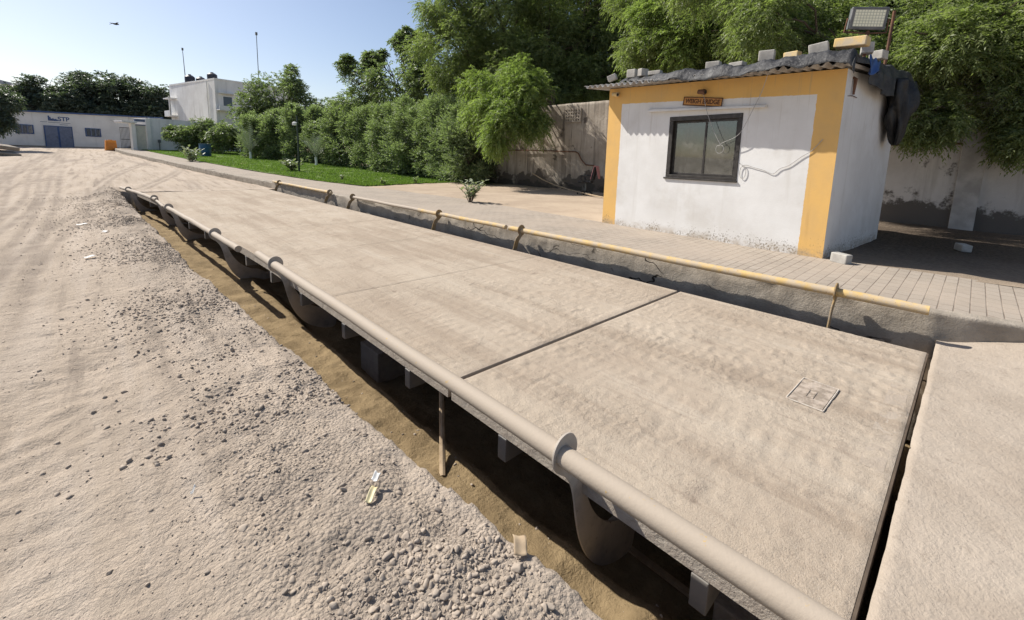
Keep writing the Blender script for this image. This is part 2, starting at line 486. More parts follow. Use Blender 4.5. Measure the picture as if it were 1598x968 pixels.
BACK = interp([(-9, 10.0), (-4, 7.9), (1.3, 7.12), (5.1, 7.40), (10.5, 7.84), (14, 7.65), (19.65, 7.05), (25.8, 6.02), (37.1, 4.8), (49.9, 3.74), (60, 3.0)])
PAVE = 0.25

def growing(a, b, step, k, limit):
    out = [a]
    s = step
    while abs(out[-1] - a) < abs(b - a):
        out.append(out[-1] + math.copysign(s, b - a)); s = min(s * k, limit)
    return out

def stone_zone(x, y):
    """0..1, how gravelly the ground is"""
    e = PIT_L(y)
    strip = np.exp(-((x - (e - 0.35)) / 0.42) ** 2) * (x < e + 0.05)
    strip = strip * np.clip((y + 1.0) / 1.5, 0, 1) * np.clip((20.5 - y) / 2, 0, 1)
    n = fbm(x * 0.9 + 3.1, y * 0.55, 4, 5)
    heap = np.exp(-(((x - 0.80) / 0.26) ** 2 + ((y - 0.95) / 0.42) ** 2)) * 0.9
    heap2 = np.exp(-(((x - 0.40) / 0.28) ** 2 + ((y - 1.7) / 0.8) ** 2)) * 0.55
    z = strip * (0.42 + 0.5 * np.clip((y - 1.8) / 2.0, 0, 1) + 1.1 * n) + heap + heap2 * (0.6 + n)
    return np.clip(z, 0, 1)

TRACKS = [(-0.75, -0.02, 0.10, 0.0), (-1.15, -0.05, 0.25, 0.8), (-1.9, -0.02, 0.2, 2.0), (-2.5, 0.0, 0.3, 1.1), (-3.2, 0.02, 0.35, 3.0), (-0.2, 0.06, 1.1, 2.2), (-3.9, 0.10, 1.4, 0.5), (-5.2, 0.13, 1.0, 1.7), (0.4, 0.055, 1.6, 3.6), (-6.0, 0.16, 0.8, 4.0), (1.2, 0.02, 1.2, 5.0)]
def track_field(x, y):
    f = 0
    for a, b, c, ph in TRACKS:
        for s in (-0.13, 0.13):
            xc = a + b * y + c * np.sin(y / 8.5 + ph) + s
            w = 0.05 + 0.0016 * np.abs(y)
            f = f + np.exp(-((x - xc) / w) ** 2) * np.clip(0.55 + 1.6 * vnoise(y * 0.25 + a * 3, y * 0 + a, 17), 0, 1)
    return np.clip(f, 0, 1) * np.clip((PIT_L(y) - 0.55 - x) / 0.3, 0, 1) * (y < 60) + np.clip(f, 0, 1) * (y > 20.0) * (y < 60) * (x >= PIT_L(y) - 0.55)

def ground_h(x, y):
    e = PIT_L(y) + 0.05 * fbm(y * 2.2, y * 0 + 3, 4, 21) + 0.02 * vnoise(y * 22, y * 0, 8)
    z = rise(y) + 0.030 * fbm(x * 0.8, y * 0.8, 4, 1) + 0.014 * fbm(x * 4.5, y * 4.5, 4, 2)
    near = np.clip((9 - y) / 4, 0, 1)
    rough = 0.35 + 1.3 * np.clip(fbm(x * 0.7, y * 0.5, 3, 7) + 0.4, 0, 1)
    z = z + near * rough * (0.012 * fbm(x * 19, y * 19, 4, 3) + 0.024 * fbm(x * 7.5, y * 8.5, 3, 4))
    z = z - 0.022 * track_field(x, y)
    rut = vnoise(x * 1.9 + 0.35 * np.sin(y * 0.21) + 0.05 * y, y * 0.05, 12)
    z = z + 0.05 * rut * np.clip((e - 0.6 - x) / 0.6, 0, 1)
    ridge = np.sin(y * 34 + 3.0 * vnoise(x * 2, y * 1.3, 9) * 6) * np.clip(vnoise(x * 1.4, y * 0.5, 14) + 0.12, 0, 1)
    z = z + near * 0.015 * ridge * np.clip((e - 0.7 - x) / 0.4, 0, 1)
    sz = stone_zone(x, y)
    z = z + sz * (0.028 + 0.03 * fbm(x * 7, y * 7, 4, 33))
    bank = np.exp(-((x - (e - 0.30)) / 0.30) ** 2) * np.clip((y - 4) / 5, 0, 1) * np.clip((21.0 - y) / 1.5, 0, 1)
    z = z + bank * (0.09 + 0.16 * fbm(x * 2.5, y * 1.6, 4, 41))
    end = np.exp(-(((x - 0.1) / 0.8) ** 2 + ((y - 20.2) / 0.8) ** 2)) * 0.12
    z = z + end
    # the pit
    inside_y = (y > 0.03) & (y < 19.215)
    pz = PIT_Z(y) + 0.05 * fbm(x * 1.7, y * 1.7, 4, 51) + 0.025 * fbm(x * 9, y * 9, 4, 52)
    pz = pz + 0.16 * np.exp(-(((x - 1.62) / 0.16) ** 2 + ((y - 0.72) / 0.16) ** 2)) + 0.07 * np.exp(-(((x - 1.62) / 0.2) ** 2 + ((y - 1.2) / 0.25) ** 2))
    s = np.clip((x - e) / 0.10, 0, 1)
    s = s * s * (3 - 2 * s)
    slope = np.clip((x - e - 0.10) / 0.55, 0, 1)
    pz = pz + 0.05 * (1 - slope) ** 2 - 0.44 * np.clip((x - 1.72) / 0.22, 0, 1) ** 1.1 * np.clip((9 - y) / 5, 0, 1)
    zin = z * (1 - s) + pz * s
    z = np.where(inside_y, zin, z)
    pit = np.where(inside_y, s, 0.0)
    # under the pavement, the slab and the yard
    under = (x > KX(y) + 0.12)
    z = np.where(under, rise(y) - 0.25, z)
    z = np.where((y <= 0.03) & (x > 1.35), -0.30, z)
    return z, np.clip(sz, 0, 1), pit

xs = sorted(set([round(q, 4) for q in growing(1.15, -420, 0.016, 1.0115, 40)] + [round(q, 4) for q in growing(1.15, 2.4, 0.016, 1.02, 0.05)] + [round(q, 4) for q in growing(2.4, 6.2, 0.06, 1.05, 0.12)] + [round(q, 4) for q in growing(6.2, 420, 0.3, 1.12, 40)]))
ys = sorted(set([round(q, 4) for q in growing(0.6, 620, 0.015, 1.0085, 40)] + [round(q, 4) for q in growing(0.6, -60, 0.02, 1.06, 10)] + [0.02, 0.035, 19.208, 19.222]))
GX, GY = np.meshgrid(np.array(xs), np.array(ys))
GZ, GG, GP = ground_h(GX, GY)
road = np_mesh('dirt_road', np.stack([GX, GY, GZ], -1).reshape(-1, 3), grid_faces(len(ys), len(xs)), M['dirt'], smooth=True, attrs={'gravelly': GG.ravel(), 'pit': GP.ravel(), 'track': track_field(GX, GY).ravel()})
tag(road, kind='structure')

def ground_z(x, y):
    z, a, b = ground_h(np.array([float(x)]), np.array([float(y)]))
    return float(z[0])

# ---- concrete approach slab in front of the bridge end
def slab():
    X = np.linspace(1.38, 5.6, 130); Y = np.linspace(0.066, -7, 200)
    X = np.concatenate([X, np.linspace(5.7, 9.5, 20)])
    gx, gy = np.meshgrid(X, Y)
    lim = KX(gy) + 0.02
    gx = np.minimum(gx, lim)
    z = 0.010 * fbm(gx * 2, gy * 2, 4, 60) + 0.004 * fbm(gx * 12, gy * 12, 4, 61)
    z = z + 0.11 * np.clip((gx - 4.3) / 1.1, 0, 1) ** 2 * np.clip(-gy / 0.5, 0, 1)
    edge = (np.arange(len(Y)) == 0)[:, None]
    gy = gy + edge * (0.006 * fbm(gx * 6, gx * 0, 4, 62) - 0.012 * (vnoise(gx * 9, gx * 0, 63) > 0.33))
    V = np.stack([gx, gy, z], -1).reshape(-1, 3)
    F = grid_faces(len(Y), len(X))[:, ::-1]
    top = V.reshape(len(Y), len(X), 3)[0]
    V2 = np.concatenate([V, top * [1, 1, 0] + [0, 0.0, -0.95]])
    n0 = len(V); i = np.arange(len(X) - 1)
    F2 = np.stack([i, i + 1, n0 + i + 1, n0 + i], 1)
    left = V.reshape(len(Y), len(X), 3)[:, 0]
    V3 = np.concatenate([V2, left * [1, 1, 0] + [0, 0, -0.6]])
    n1 = len(V2); j = np.arange(len(Y) - 1)
    F3 = np.stack([j * len(X), n1 + j, n1 + j + 1, (j + 1) * len(X)], 1)
    return tag(np_mesh('approach_slab', V3, np.concatenate([F, F2, F3]), M['slab']), kind='structure')
slab()

# ---- raised pavement with its kerb wall
def pavement():
    Y = np.array(sorted(set(list(np.arange(-8, -2, 0.12)) + list(np.arange(-2, 9, 0.04)) + list(np.arange(9, 24, 0.10)) + list(np.arange(24, 60, 0.6)))))
    rows = []
    ns = 16; n = 14 + ns
    for y in Y:
        a = float(KX(y)) + 0.012 * fbm(np.array([y * 3.0]), np.array([0.0]), 4, 70)[0]
        b = max(float(BACK(y)), a + 0.5)
        bot = -1.0 if y < 19.6 else -0.3
        fz = np.linspace(bot, PAVE - 0.04, ns)
        fx = a + 0.030 * fbm(np.full(ns, y * 2.3), fz * 3.1, 5, 73) + 0.010 * fbm(np.full(ns, y * 14), fz * 14, 3, 74) + 0.025 * np.clip((0.02 - fz) / 0.4, 0, 1)
        xx = np.concatenate([fx, [a + 0.004, a + 0.012, a + 0.035, a + 0.16, a + 0.22], np.linspace(a + 0.30, b, 9)])
        zz = np.concatenate([fz, [PAVE - 0.02, PAVE - 0.006], np.full(12, PAVE)])
        drop = 0.05 * np.clip(-y / 2, 0, 1)
        zz = zz + rise(y) - drop
        r = np.stack([xx, np.full(n, y), zz], 1)
        k = slice(ns, ns + 4)
        r[k, 2] += 0.014 * fbm(r[k, 0] * 6, r[k, 1] * 5, 3, 71) - 0.03 * np.clip(vnoise(r[k, 1] * 2.2, r[k, 0] * 0, 75) - 0.25, 0, 1)
        r[ns + 4:, 2] += 0.010 * fbm(r[ns + 4:, 0] * 1.4, r[ns + 4:, 1] * 1.4, 3, 72)
        rows.append(r)
    V = np.concatenate(rows)
    o = np_mesh('pavement', V, grid_faces(len(Y), n), M['paver'], smooth=True)
    o.data.materials.append(M['kerb'])
    mi = np.zeros((len(Y) - 1, n - 1), np.int32); mi[:, :ns + 3] = 1
    o.data.polygons.foreach_set('material_index', mi.ravel())
    return tag(o, kind='structure')
pavement()

# ---- dry yard behind the pavement
def yard():
    Y = np.concatenate([np.arange(-9, 20, 0.25), np.arange(20, 60, 1.0), np.linspace(60, 200, 15)])
    U = np.concatenate([np.linspace(0, 0.16, 45), np.linspace(0.17, 1, 20)])
    V = []
    for y in Y:
        a = BACK(y) - 0.10 if y < 60 else 3.0
        x = a + U * 60
        z = rise(y) + PAVE - 0.008 + 0.05 * np.clip(fbm(x * 0.9, x * 0 + y * 0.9, 4, 80), -0.1, 1) * np.clip((x - a - 0.15) / 0.5, 0, 1) + 0.012 * fbm(x * 5, x * 0 + y * 5, 3, 81) * np.clip((x - a - 0.12) / 0.2, 0, 1)
        V.append(np.stack([x, np.full(len(x), y), z], 1))
    V = np.concatenate(V)
    t = NT('sandy_yard_soil')
    p = t.geo()
    c = t.mix(t.ramp(t.noise(0.9, 6, 0.65, p), 0.36, 0.64), (0.42, 0.335, 0.25), (0.35, 0.275, 0.205))
    c = t.mix(t.ramp(t.noise(7, 6, 0.7, p), 0.55, 0.75, 0, 0.5), c, (0.25, 0.19, 0.14))
    litter = t.attr('litter')  # leaf litter soil, partly standing in for shade
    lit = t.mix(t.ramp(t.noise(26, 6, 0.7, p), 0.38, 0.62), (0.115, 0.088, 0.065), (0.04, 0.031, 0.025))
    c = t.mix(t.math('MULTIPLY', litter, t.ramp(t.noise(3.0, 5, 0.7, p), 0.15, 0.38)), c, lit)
    nb = t.bump(t.noise(40, 6, 0.7, p), 0.6, 0.015)
    m = t.finish(c, 0.97, nb, spec=0.1)
    li = np.clip(1 - ((V[:, 0] - 11.0) / 4.2) ** 2 - ((V[:, 1] - 0.5) / 2.6) ** 2, 0, 1) ** 0.5  # litter patch, widened to darken ground that should lie in shade
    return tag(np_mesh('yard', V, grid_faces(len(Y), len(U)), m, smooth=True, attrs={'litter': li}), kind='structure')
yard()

# ---- lawn: a soil sheet and grass blades
LAWN_NEAR = interp([(6.5, 16.4), (8.0, 16.3), (10, 16.9), (12.1, 17.1), (13.3, 15.9), (15, 15.5)])
def lawn():
    Y = np.concatenate([np.linspace(0, 1, 90)])
    U = np.linspace(0, 1, 40)
    V = []
    for v in Y:
        row = []
        for u in U:
            y = 16 + v * v * 44
            x = BACK(y) + 0.02 + u * (14.2 - BACK(y))
            y = max(y, LAWN_NEAR(x)) + 0.0
            row.append((x, y, rise(y) + PAVE + 0.022 + 0.03 * float(vnoise(np.array([x]), np.array([y]), 90)[0])))
        V += row
    t = NT('short_lawn_ground')
    p = t.geo()
    c = t.mix(t.ramp(t.noise(1.2, 5, 0.65, p), 0.35, 0.65), (0.095, 0.165, 0.035), (0.145, 0.19, 0.055))
    c = t.mix(t.ramp(t.noise(12, 5, 0.7, p), 0.6, 0.75), c, (0.19, 0.17, 0.085))
    m = t.finish(c, 0.95, t.bump(t.noise(60, 5, 0.7, p), 0.8, 0.03), spec=0.1)
    tag(np_mesh('lawn_ground', np.array(V), grid_faces(90, 40), m), kind='structure')
    n = 70000
    yy = 16 + RNG.random(n) ** 1.6 * 40
    bx = BACK(yy)
    xx = bx + 0.05 + RNG.random(n) * (13.6 - bx)
    ok = (yy > LAWN_NEAR(xx) - 0.1 + 0.3 * vnoise(xx * 2, yy * 2, 5)) & (fbm(xx * 1.3, yy * 1.3, 3, 6) > -0.33)
    xx = xx[ok]; yy = yy[ok]; n = len(xx)
    zz = rise(yy) + PAVE + 0.015
    a = RNG.random(n) * 2 * np.pi
    h = 0.035 + 0.06 * RNG.random(n); wd = 0.012 + 0.014 * RNG.random(n)
    base = np.stack([xx, yy, zz], 1)
    side = np.stack([np.cos(a), np.sin(a), np.zeros(n)], 1) * wd[:, None]
    tip = base + np.stack([0.6 * h * RNG.normal(size=n), 0.6 * h * RNG.normal(size=n), h], 1)
    V = np.stack([base - side, base + side, tip], 1).reshape(-1, 3)
    F = np.arange(3 * n).reshape(-1, 3)
    g = np_mesh('lawn_grass', V, F, mat_leaf('grass_blade', (0.10, 0.17, 0.035), (0.19, 0.25, 0.07), 0.4, None, 0.05), attrs={'tint': np.repeat(RNG.random(n), 3)})
    tag(g, 'short green lawn grass between pavement and hedge', 'grass', kind='stuff')
lawn()

# ------------------------------------------------------------------ gravel
def rock_variant(sub, seed, sx=1.0):
    import bmesh
    bm = bmesh.new(); bmesh.ops.create_icosphere(bm, subdivisions=sub, radius=1.0)
    r = np.random.default_rng(seed)
    V = np.array([v.co[:] for v in bm.verts]); F = np.array([[v.index for v in f.verts] for f in bm.faces])
    bm.free()
    # cut facets off the ball so that it looks broken
    for k in range(14):
        d = r.normal(size=3); d /= np.linalg.norm(d)
        c = 0.34 + 0.42 * r.random()
        dist = V @ d
        V = V - np.outer(np.maximum(dist - c, 0), d)
    V = V * (1 + 0.025 * r.normal(size=(len(V), 1)))
    V = V * np.array([1.0, 0.6 + 0.35 * r.random(), 0.42 + 0.3 * r.random()])
    return V, F

def rot_mats(n):
    a = RNG.random(n) * 2 * np.pi; b = RNG.normal(size=n) * 0.45; c = RNG.normal(size=n) * 0.45
    ca, sa, cb, sb, cc, sc = np.cos(a), np.sin(a), np.cos(b), np.sin(b), np.cos(c), np.sin(c)
    Z = np.zeros(n); O = np.ones(n)
    Rz = np.stack([ca, -sa, Z, sa, ca, Z, Z, Z, O], 1).reshape(-1, 3, 3)
    Ry = np.stack([cb, Z, sb, Z, O, Z, -sb, Z, cb], 1).reshape(-1, 3, 3)
    Rx = np.stack([O, Z, Z, Z, cc, -sc, Z, sc, cc], 1).reshape(-1, 3, 3)
    return Rz @ Ry @ Rx

t = NT('broken_stone')
tint = t.attr('tint')
c_ = t.mix(tint, (0.25, 0.21, 0.172), (0.42, 0.35, 0.28))
c_ = t.mix(t.ramp(t.noise(60, 4, 0.7, t.geo()), 0.42, 0.66, 0, 0.7), c_, (0.35, 0.29, 0.232))
M['stone'] = t.finish(c_, 0.95, t.bump(t.noise(120, 4, 0.7, t.geo()), 0.4, 0.004), spec=0.15)

def scatter(n, pick, smin, smax, power, sub, variants=8):
    X, Y, S = [], [], []
    Vs, Fs, Ts = [], [], []
    off = 0
    px, py = pick(n)
    s = smin + (smax - smin) * RNG.random(len(px)) ** power
    z = ground_h(px, py)[0]
    var = RNG.integers(0, variants, len(px))
    for k in range(variants):
        i = np.where(var == k)[0]
        if len(i) == 0: continue
        V, F = rock_variant(sub, 100 + k)
        Rm = rot_mats(len(i))
        W = np.einsum('nij,vj->nvi', Rm, V) * s[i][:, None, None]
        W = W + np.stack([px[i], py[i], z[i] + 0.02 * s[i]], 1)[:, None, :]
        Vs.append(W.reshape(-1, 3))
        Fs.append((F[None] + (np.arange(len(i)) * len(V))[:, None, None]).reshape(-1, 3) + off)
        off += len(i) * len(V)
        Ts.append(np.repeat(RNG.random(len(i)), len(V)))
    return np.concatenate(Vs), np.concatenate(Fs), np.concatenate(Ts)

def pick_zone(xr, yr, ypow, thr=0.0, gain=1.0, base=0.0):
    def f(n):
        x = xr[0] + (xr[1] - xr[0]) * RNG.random(n)
        y = yr[0] + (yr[1] - yr[0]) * RNG.random(n) ** ypow
        p = np.clip(stone_zone(x, y) - thr, 0, 1) * gain + base
        p = p * np.clip(0.6 + 1.3 * (fbm(x * 2.6, y * 2.6, 4, 77) + 0.2), 0, 1.3)
        ok = (RNG.random(n) < p) & (x < PIT_L(y) - 0.02)
        return x[ok], y[ok]
    return f
parts = []
parts.append(scatter(110000, pick_zone((-1.2, 1.15), (0.55, 8.5), 1.35, 0.03, 0.5, 0.03), 0.0025, 0.009, 2.2, 1))
parts.append(scatter(26000, pick_zone((-0.8, 1.15), (0.55, 9.0), 1.5, 0.10, 0.34, 0.006), 0.006, 0.018, 2.4, 2))
parts.append(scatter(2600, pick_zone((-0.2, 1.12), (0.55, 5.0), 1.9, 0.22, 0.30, 0.004), 0.012, 0.028, 2.4, 2))
def pick_heap(n):
    x = 0.80 + 0.24 * RNG.normal(size=n); y = 0.98 + 0.26 * RNG.normal(size=n)
    ok = (x < PIT_L(y) - 0.04) & (y > 0.5) & (fbm(x * 3, y * 3, 3, 78) > -0.15)
    return x[ok], y[ok]
parts.append(scatter(1500, pick_heap, 0.008, 0.026, 2.2, 2))
def pick_pit(n):
    y = 0.4 + 9 * RNG.random(n) ** 1.5; x = PIT_L(y) + 0.15 + 0.9 * RNG.random(n)
    return x, y
parts.append(scatter(420, pick_pit, 0.004, 0.022, 3.0, 1))
def pick_bank(n):
    y = 2.5 + 17 * RNG.random(n) ** 1.25
    x = PIT_L(y) - np.abs(RNG.normal(size=n)) * (0.34 + 0.02 * y) - 0.01
    ok = fbm(x * 1.3, y * 0.8, 5, 79) > -0.40 + 0.75 * RNG.random(n)
    return x[ok], y[ok]
parts.append(scatter(34000, pick_bank, 0.006, 0.030, 2.8, 1))
off = 0; VV = []; FF = []; TT = []
for V, F, T in parts:
    VV.append(V); FF.append(F + off); TT.append(T); off += len(V)
gr = np_mesh('gravel', np.concatenate(VV), np.concatenate(FF), M['stone'], attrs={'tint': np.concatenate(TT)})
tag(gr, 'loose broken gravel spread along the pit edge', 'gravel', kind='stuff')

# larger single stones
big = [(1.00, 0.96, 0.060), (0.86, 1.05, 0.042), (0.93, 1.22, 0.045), (0.66, 1.18, 0.036), (0.70, 0.90, 0.045), (0.60, 0.84, 0.038), (0.98, 1.42, 0.030), (0.47, 1.14, 0.034), (0.63, 3.70, 0.055), (0.35, 1.25, 0.030), (0.80, 0.86, 0.040), (0.97, 0.80, 0.050)]
for i, (x, y, s) in enumerate(big):
    V, F = rock_variant(3, 300 + i)
    o = np_mesh('stone', V * s * 0.62, F, M['stone'], attrs={'tint': np.full(len(V), 0.3 + 0.6 * random.random())})
    o.location = (x, y, ground_z(x, y) + 0.05 * s); o.rotation_euler = (random.uniform(-.3, .3), random.uniform(-.3, .3), random.uniform(0, 6))
    tag(o, 'fist sized grey broken stone on the gravel beside the pit', 'stone', 'larger stones beside the pit')

# ------------------------------------------------------------------ the weighbridge
wb = empty('weighbridge', (1.62, 0.105, 0))
tag(wb, 'long dust covered concrete weighbridge platform with pipe side rails over an open pit', 'weighbridge')
WO = Vector((1.62, 0.105, 0))
def wpart(o):
    o.parent = wb; o.matrix_parent_inverse = Matrix.Translation(-WO); return o

JOINTS = [DECK_Y0, 2.247, 4.52, 6.85, 9.3, 11.8, 14.3, 16.8, DECK_Y1]
GAPS = {1: 0.020, 2: 0.004}
def deck_panel(i):
    y0, y1 = JOINTS[i], JOINTS[i + 1]
    if i > 0: y0 += GAPS.get(i, 0.0025)
    if i + 1 < len(JOINTS) - 1: y1 -= GAPS.get(i + 1, 0.0025)
    st = [0.016, 0.022, 0.035][min(i, 2)]
    ny = max(8, int((y1 - y0) / st)); nx = int(3.26 / st)
    Y = np.linspace(y0, y1, ny); U = np.linspace(0, 1, nx)
    gx = np.zeros((ny, nx)); gy = np.zeros((ny, nx))
    for j, y in enumerate(Y):
        gx[j] = DECK_L(y) + U * (DECK_R - DECK_L(y)); gy[j] = y
    edge = np.minimum(np.minimum(gx - gx[:, :1], gx[:, -1:] - gx), np.minimum(gy - y0, y1 - gy))
    damp = np.clip(edge / 0.06, 0, 1)
    z = 0.004 * fbm(gx * 1.3, gy * 0.8, 3, 110)
    clump = np.clip(fbm(gx * 15, gy * 15, 4, 112) - 0.06, 0, 1) * np.clip(fbm(gx * 0.9 + 2, gy * 0.9, 3, 113) * 2.2 + 0.35, 0, 1)
    z = z + damp * (0.018 * clump + 0.0055 * fbm(gx * 24, gy * 24, 3, 114))
    tr = np.clip(vnoise(gx * 2.3, gy * 0.15, 115) + 0.05, 0, 1)
    z = z + damp * 0.0025 * tr * np.sin(gy * 60 + 7 * vnoise(gx * 5, gy * 2, 116))
    z = np.where(edge <= 1e-6, -0.004, z)
    V = np.stack([gx, gy, z], -1).reshape(-1, 3)
    F = [grid_faces(ny, nx)]
    T = 0.115
    off = len(V); VV = [V]
    G = V.reshape(ny, nx, 3)
    for ring, flip in ((G[0], 1), (G[-1], 0), (G[:, 0], 0), (G[:, -1], 1)):
        n = len(ring)
        low = ring * [1, 1, 0] + [0, 0, -T]
        VV += [ring, low]
        k = np.arange(n - 1)
        f = np.stack([off + k, off + k + 1, off + n + k + 1, off + n + k], 1)
        F.append(f[:, ::-1] if flip else f)
        off += 2 * n
    o = np_mesh('deck_panel', np.concatenate(VV), np.concatenate(F), M['deck'], smooth=False)
    o.data.materials.append(M['side'])
    mi = np.zeros(len(o.data.polygons), np.int32); mi[(ny - 1) * (nx - 1):] = 1
    o.data.polygons.foreach_set('material_index', mi)
    sm = np.ones(len(mi), bool); sm[(ny - 1) * (nx - 1):] = False
    o.data.polygons.foreach_set('use_smooth', sm)
    wpart(o)
for i in range(len(JOINTS) - 1): deck_panel(i)
# brown steel in the wide joint, dark seats below the joints and the end
m = MB(); m.box((1.64, 2.20, -0.11), (4.86, 2.294, -0.028)); wpart(m.build('joint_channel', M['brownsteel']))
# end angle bar
m = MB(); m.box((1.625, 0.093, -0.112), (4.875, 0.1035, -0.006)); wpart(m.build('end_angle', M['brownsteel']))
# longitudinal girders and cross beams
for fx in (0.85, 1.4, 2.05, 2.75):
    m = MB(); m.m = 0
    pts = [1.62 + fx] * 2
    m.box((1.62 + fx - 0.09, 0.2, -0.24), (1.62 + fx + 0.09, 18.9, -0.119)); m.box((1.62 + fx - 0.012, 0.2, -0.56), (1.62 + fx + 0.012, 18.9, -0.24)); m.box((1.62 + fx - 0.09, 0.2, -0.60), (1.62 + fx + 0.09, 18.9, -0.56))
    wpart(m.build('girder', M['beam']))
m = MB()
yy = list(np.linspace(0.12, 19.1, 24))
for a, b in zip(yy[:-1], yy[1:]):
    xa, xb = DECK_L(a) + 0.62, DECK_L(b) + 0.62
    m.add([(xa, a, -0.30), (xb, b, -0.30), (xb + 0.05, b, -0.30), (xa + 0.05, a, -0.30), (xa, a, -0.118), (xb, b, -0.118), (xb + 0.05, b, -0.118), (xa + 0.05, a, -0.118)],
          [(0, 3, 2, 1), (4, 5, 6, 7), (0, 1, 5, 4), (1, 2, 6, 5), (2, 3, 7, 6), (3, 0, 4, 7)])
wpart(m.build('edge_channel', M['beam']))
for y in (0.55, 1.715, 2.797, 3.995, 5.2, 6.4, 7.6, 9.0, 10.4, 11.9, 13.4, 15.2, 17.0):
    m = MB(); x = DECK_L(y)
    m.box((x - 0.005, y - 0.035, -0.265), (4.86, y + 0.035, -0.119))
    wpart(m.build('cross_beam', M['beam'], bevel=0.004))
# support blocks deep under the deck
for y in (0.42, 4.5, 9.3, 14.2, 18.7):
    for x in (2.3, 4.25):
        m = MB(); m.box((x - 0.22, y - 0.22, -1.05), (x + 0.22, y + 0.22, -0.68)); m.box((x - 0.1, y - 0.1, -0.68), (x + 0.1, y + 0.1, -0.602))
        wpart(m.build('bearing_pad', M['side'], bevel=0.01))

# side rails (pipes) ------------------------------------------------
RZ = 0.165
def rail(pts, mat, r=0.044):
    n = []
    for a, b in zip(pts[:-1], pts[1:]):
        for k in range(14): n.append(tuple(a[q] + (b[q] - a[q]) * k / 14 for q in range(3)))
    n.append(pts[-1])
    dents = [(p[0] + 0.003 * math.sin(i * 1.7), p[1], p[2] + 0.003 * math.sin(i * 0.9)) for i, p in enumerate(n)]
    m = MB(); m.tube(dents, r, 20)
    return wpart(m.build('guard_rail', mat, smooth=True))
rail([(1.438, -0.42, RZ), (1.442, 6.30, RZ)], M['dustpipe'], 0.048)
rail([(1.315, 6.8, RZ), (1.23, 9.6, RZ), (1.08, 12.8, RZ)], M['dustpipe'], 0.044)
rail([(1.06, 12.95, RZ - 0.02), (1.06, 14.5, RZ - 0.02)], M['dustpipe'], 0.03)
rail([(1.06, 14.6, RZ), (0.85, 16.8, RZ), (0.52, 19.45, RZ)], M['dustpipe'], 0.046)
FX, FZ = 5.125, 0.295
rail([(FX - 0.005, 0.14, FZ), (FX, 5.45, FZ)], M['yellowpipe'], 0.042)
rail([(FX + 0.0, 5.55, FZ), (FX, 8.4, FZ)], M['yellowpipe'], 0.040)
rail([(FX, 8.4, FZ), (FX, 11.9, FZ)], M['dustpipe'], 0.039)
rail([(FX, 13.4, FZ), (FX - 0.01, 19.4, FZ)], M['yellowpipe'], 0.042)

# S shaped brackets: outline (x from the pipe centre, z from the deck top)
HOOK = [(0.075, -0.065), (0.100, -0.015), (0.098, 0.03), (0.07, 0.075), (0.03, 0.095), (-0.015, 0.09), (-0.05, 0.062), (-0.066, 0.02), (-0.062, -0.03), (-0.035, -0.075),
        (0.03, -0.13), (0.075, -0.20), (0.105, -0.30), (0.13, -0.42), (0.165, -0.54), (0.22, -0.66), (0.29, -0.76), (0.38, -0.845), (0.48, -0.90), (0.58, -0.935), (0.655, -0.945),
        (0.70, -0.92), (0.715, -0.85), (0.715, -0.76), (0.68, -0.715), (0.60, -0.665), (0.51, -0.645), (0.40, -0.585), (0.305, -0.49), (0.235, -0.38), (0.19, -0.275), (0.165, -0.19), (0.13, -0.115)]
def smooth_outline(P, k=4):
    out = []; n = len(P)
    for i in range(n):
        p0, p1, p2, p3 = P[i - 1], P[i], P[(i + 1) % n], P[(i + 2) % n]
        for q in range(k):
            t_ = q / k
            out.append(tuple(0.5 * (2 * p1[j] + (p2[j] - p0[j]) * t_ + (2 * p0[j] - 5 * p1[j] + 4 * p2[j] - p3[j]) * t_ ** 2 + (3 * p1[j] - p0[j] - 3 * p2[j] + p3[j]) * t_ ** 3) for j in (0, 1)))
    return out
HOOK = smooth_outline(HOOK)
def hook(px, y, pz, mirror, mat, tilt=0.0):
    s = -1 if mirror else 1
    m = MB()
    pts = [(px + s * a, pz + b) for a, b in HOOK]
    m.prism(pts, y - 0.006, y + 0.006, 'y')
    o = m.build('rail_bracket', mat, bevel=0.0015, seg=1)
    # the stub tube that ties the bracket to the girder
    k = MB(); k.box((min(px + s * 0.56, px + s * 0.98), y + 0.007, pz - 0.86), (max(px + s * 0.56, px + s * 0.98), y + 0.10, pz - 0.76))
    st = k.build('bracket_arm', mat, bevel=0.006)
    wpart(o); wpart(st)
def along(y): return float(np.interp(y, [0, 6.30, 6.8, 9.6, 12.8, 14.6, 16.8, 19.45], [1.439, 1.442, 1.315, 1.23, 1.08, 1.06, 0.85, 0.52]))
for y in (1.14, 5.62, 8.25, 12.5, 14.95, 18.4): hook(along(y), y, RZ, False, M['bracket'])
for y in (0.80, 5.15, 7.60, 11.85, 13.5, 18.6): hook(FX, y, FZ, True, M['fbracket'])

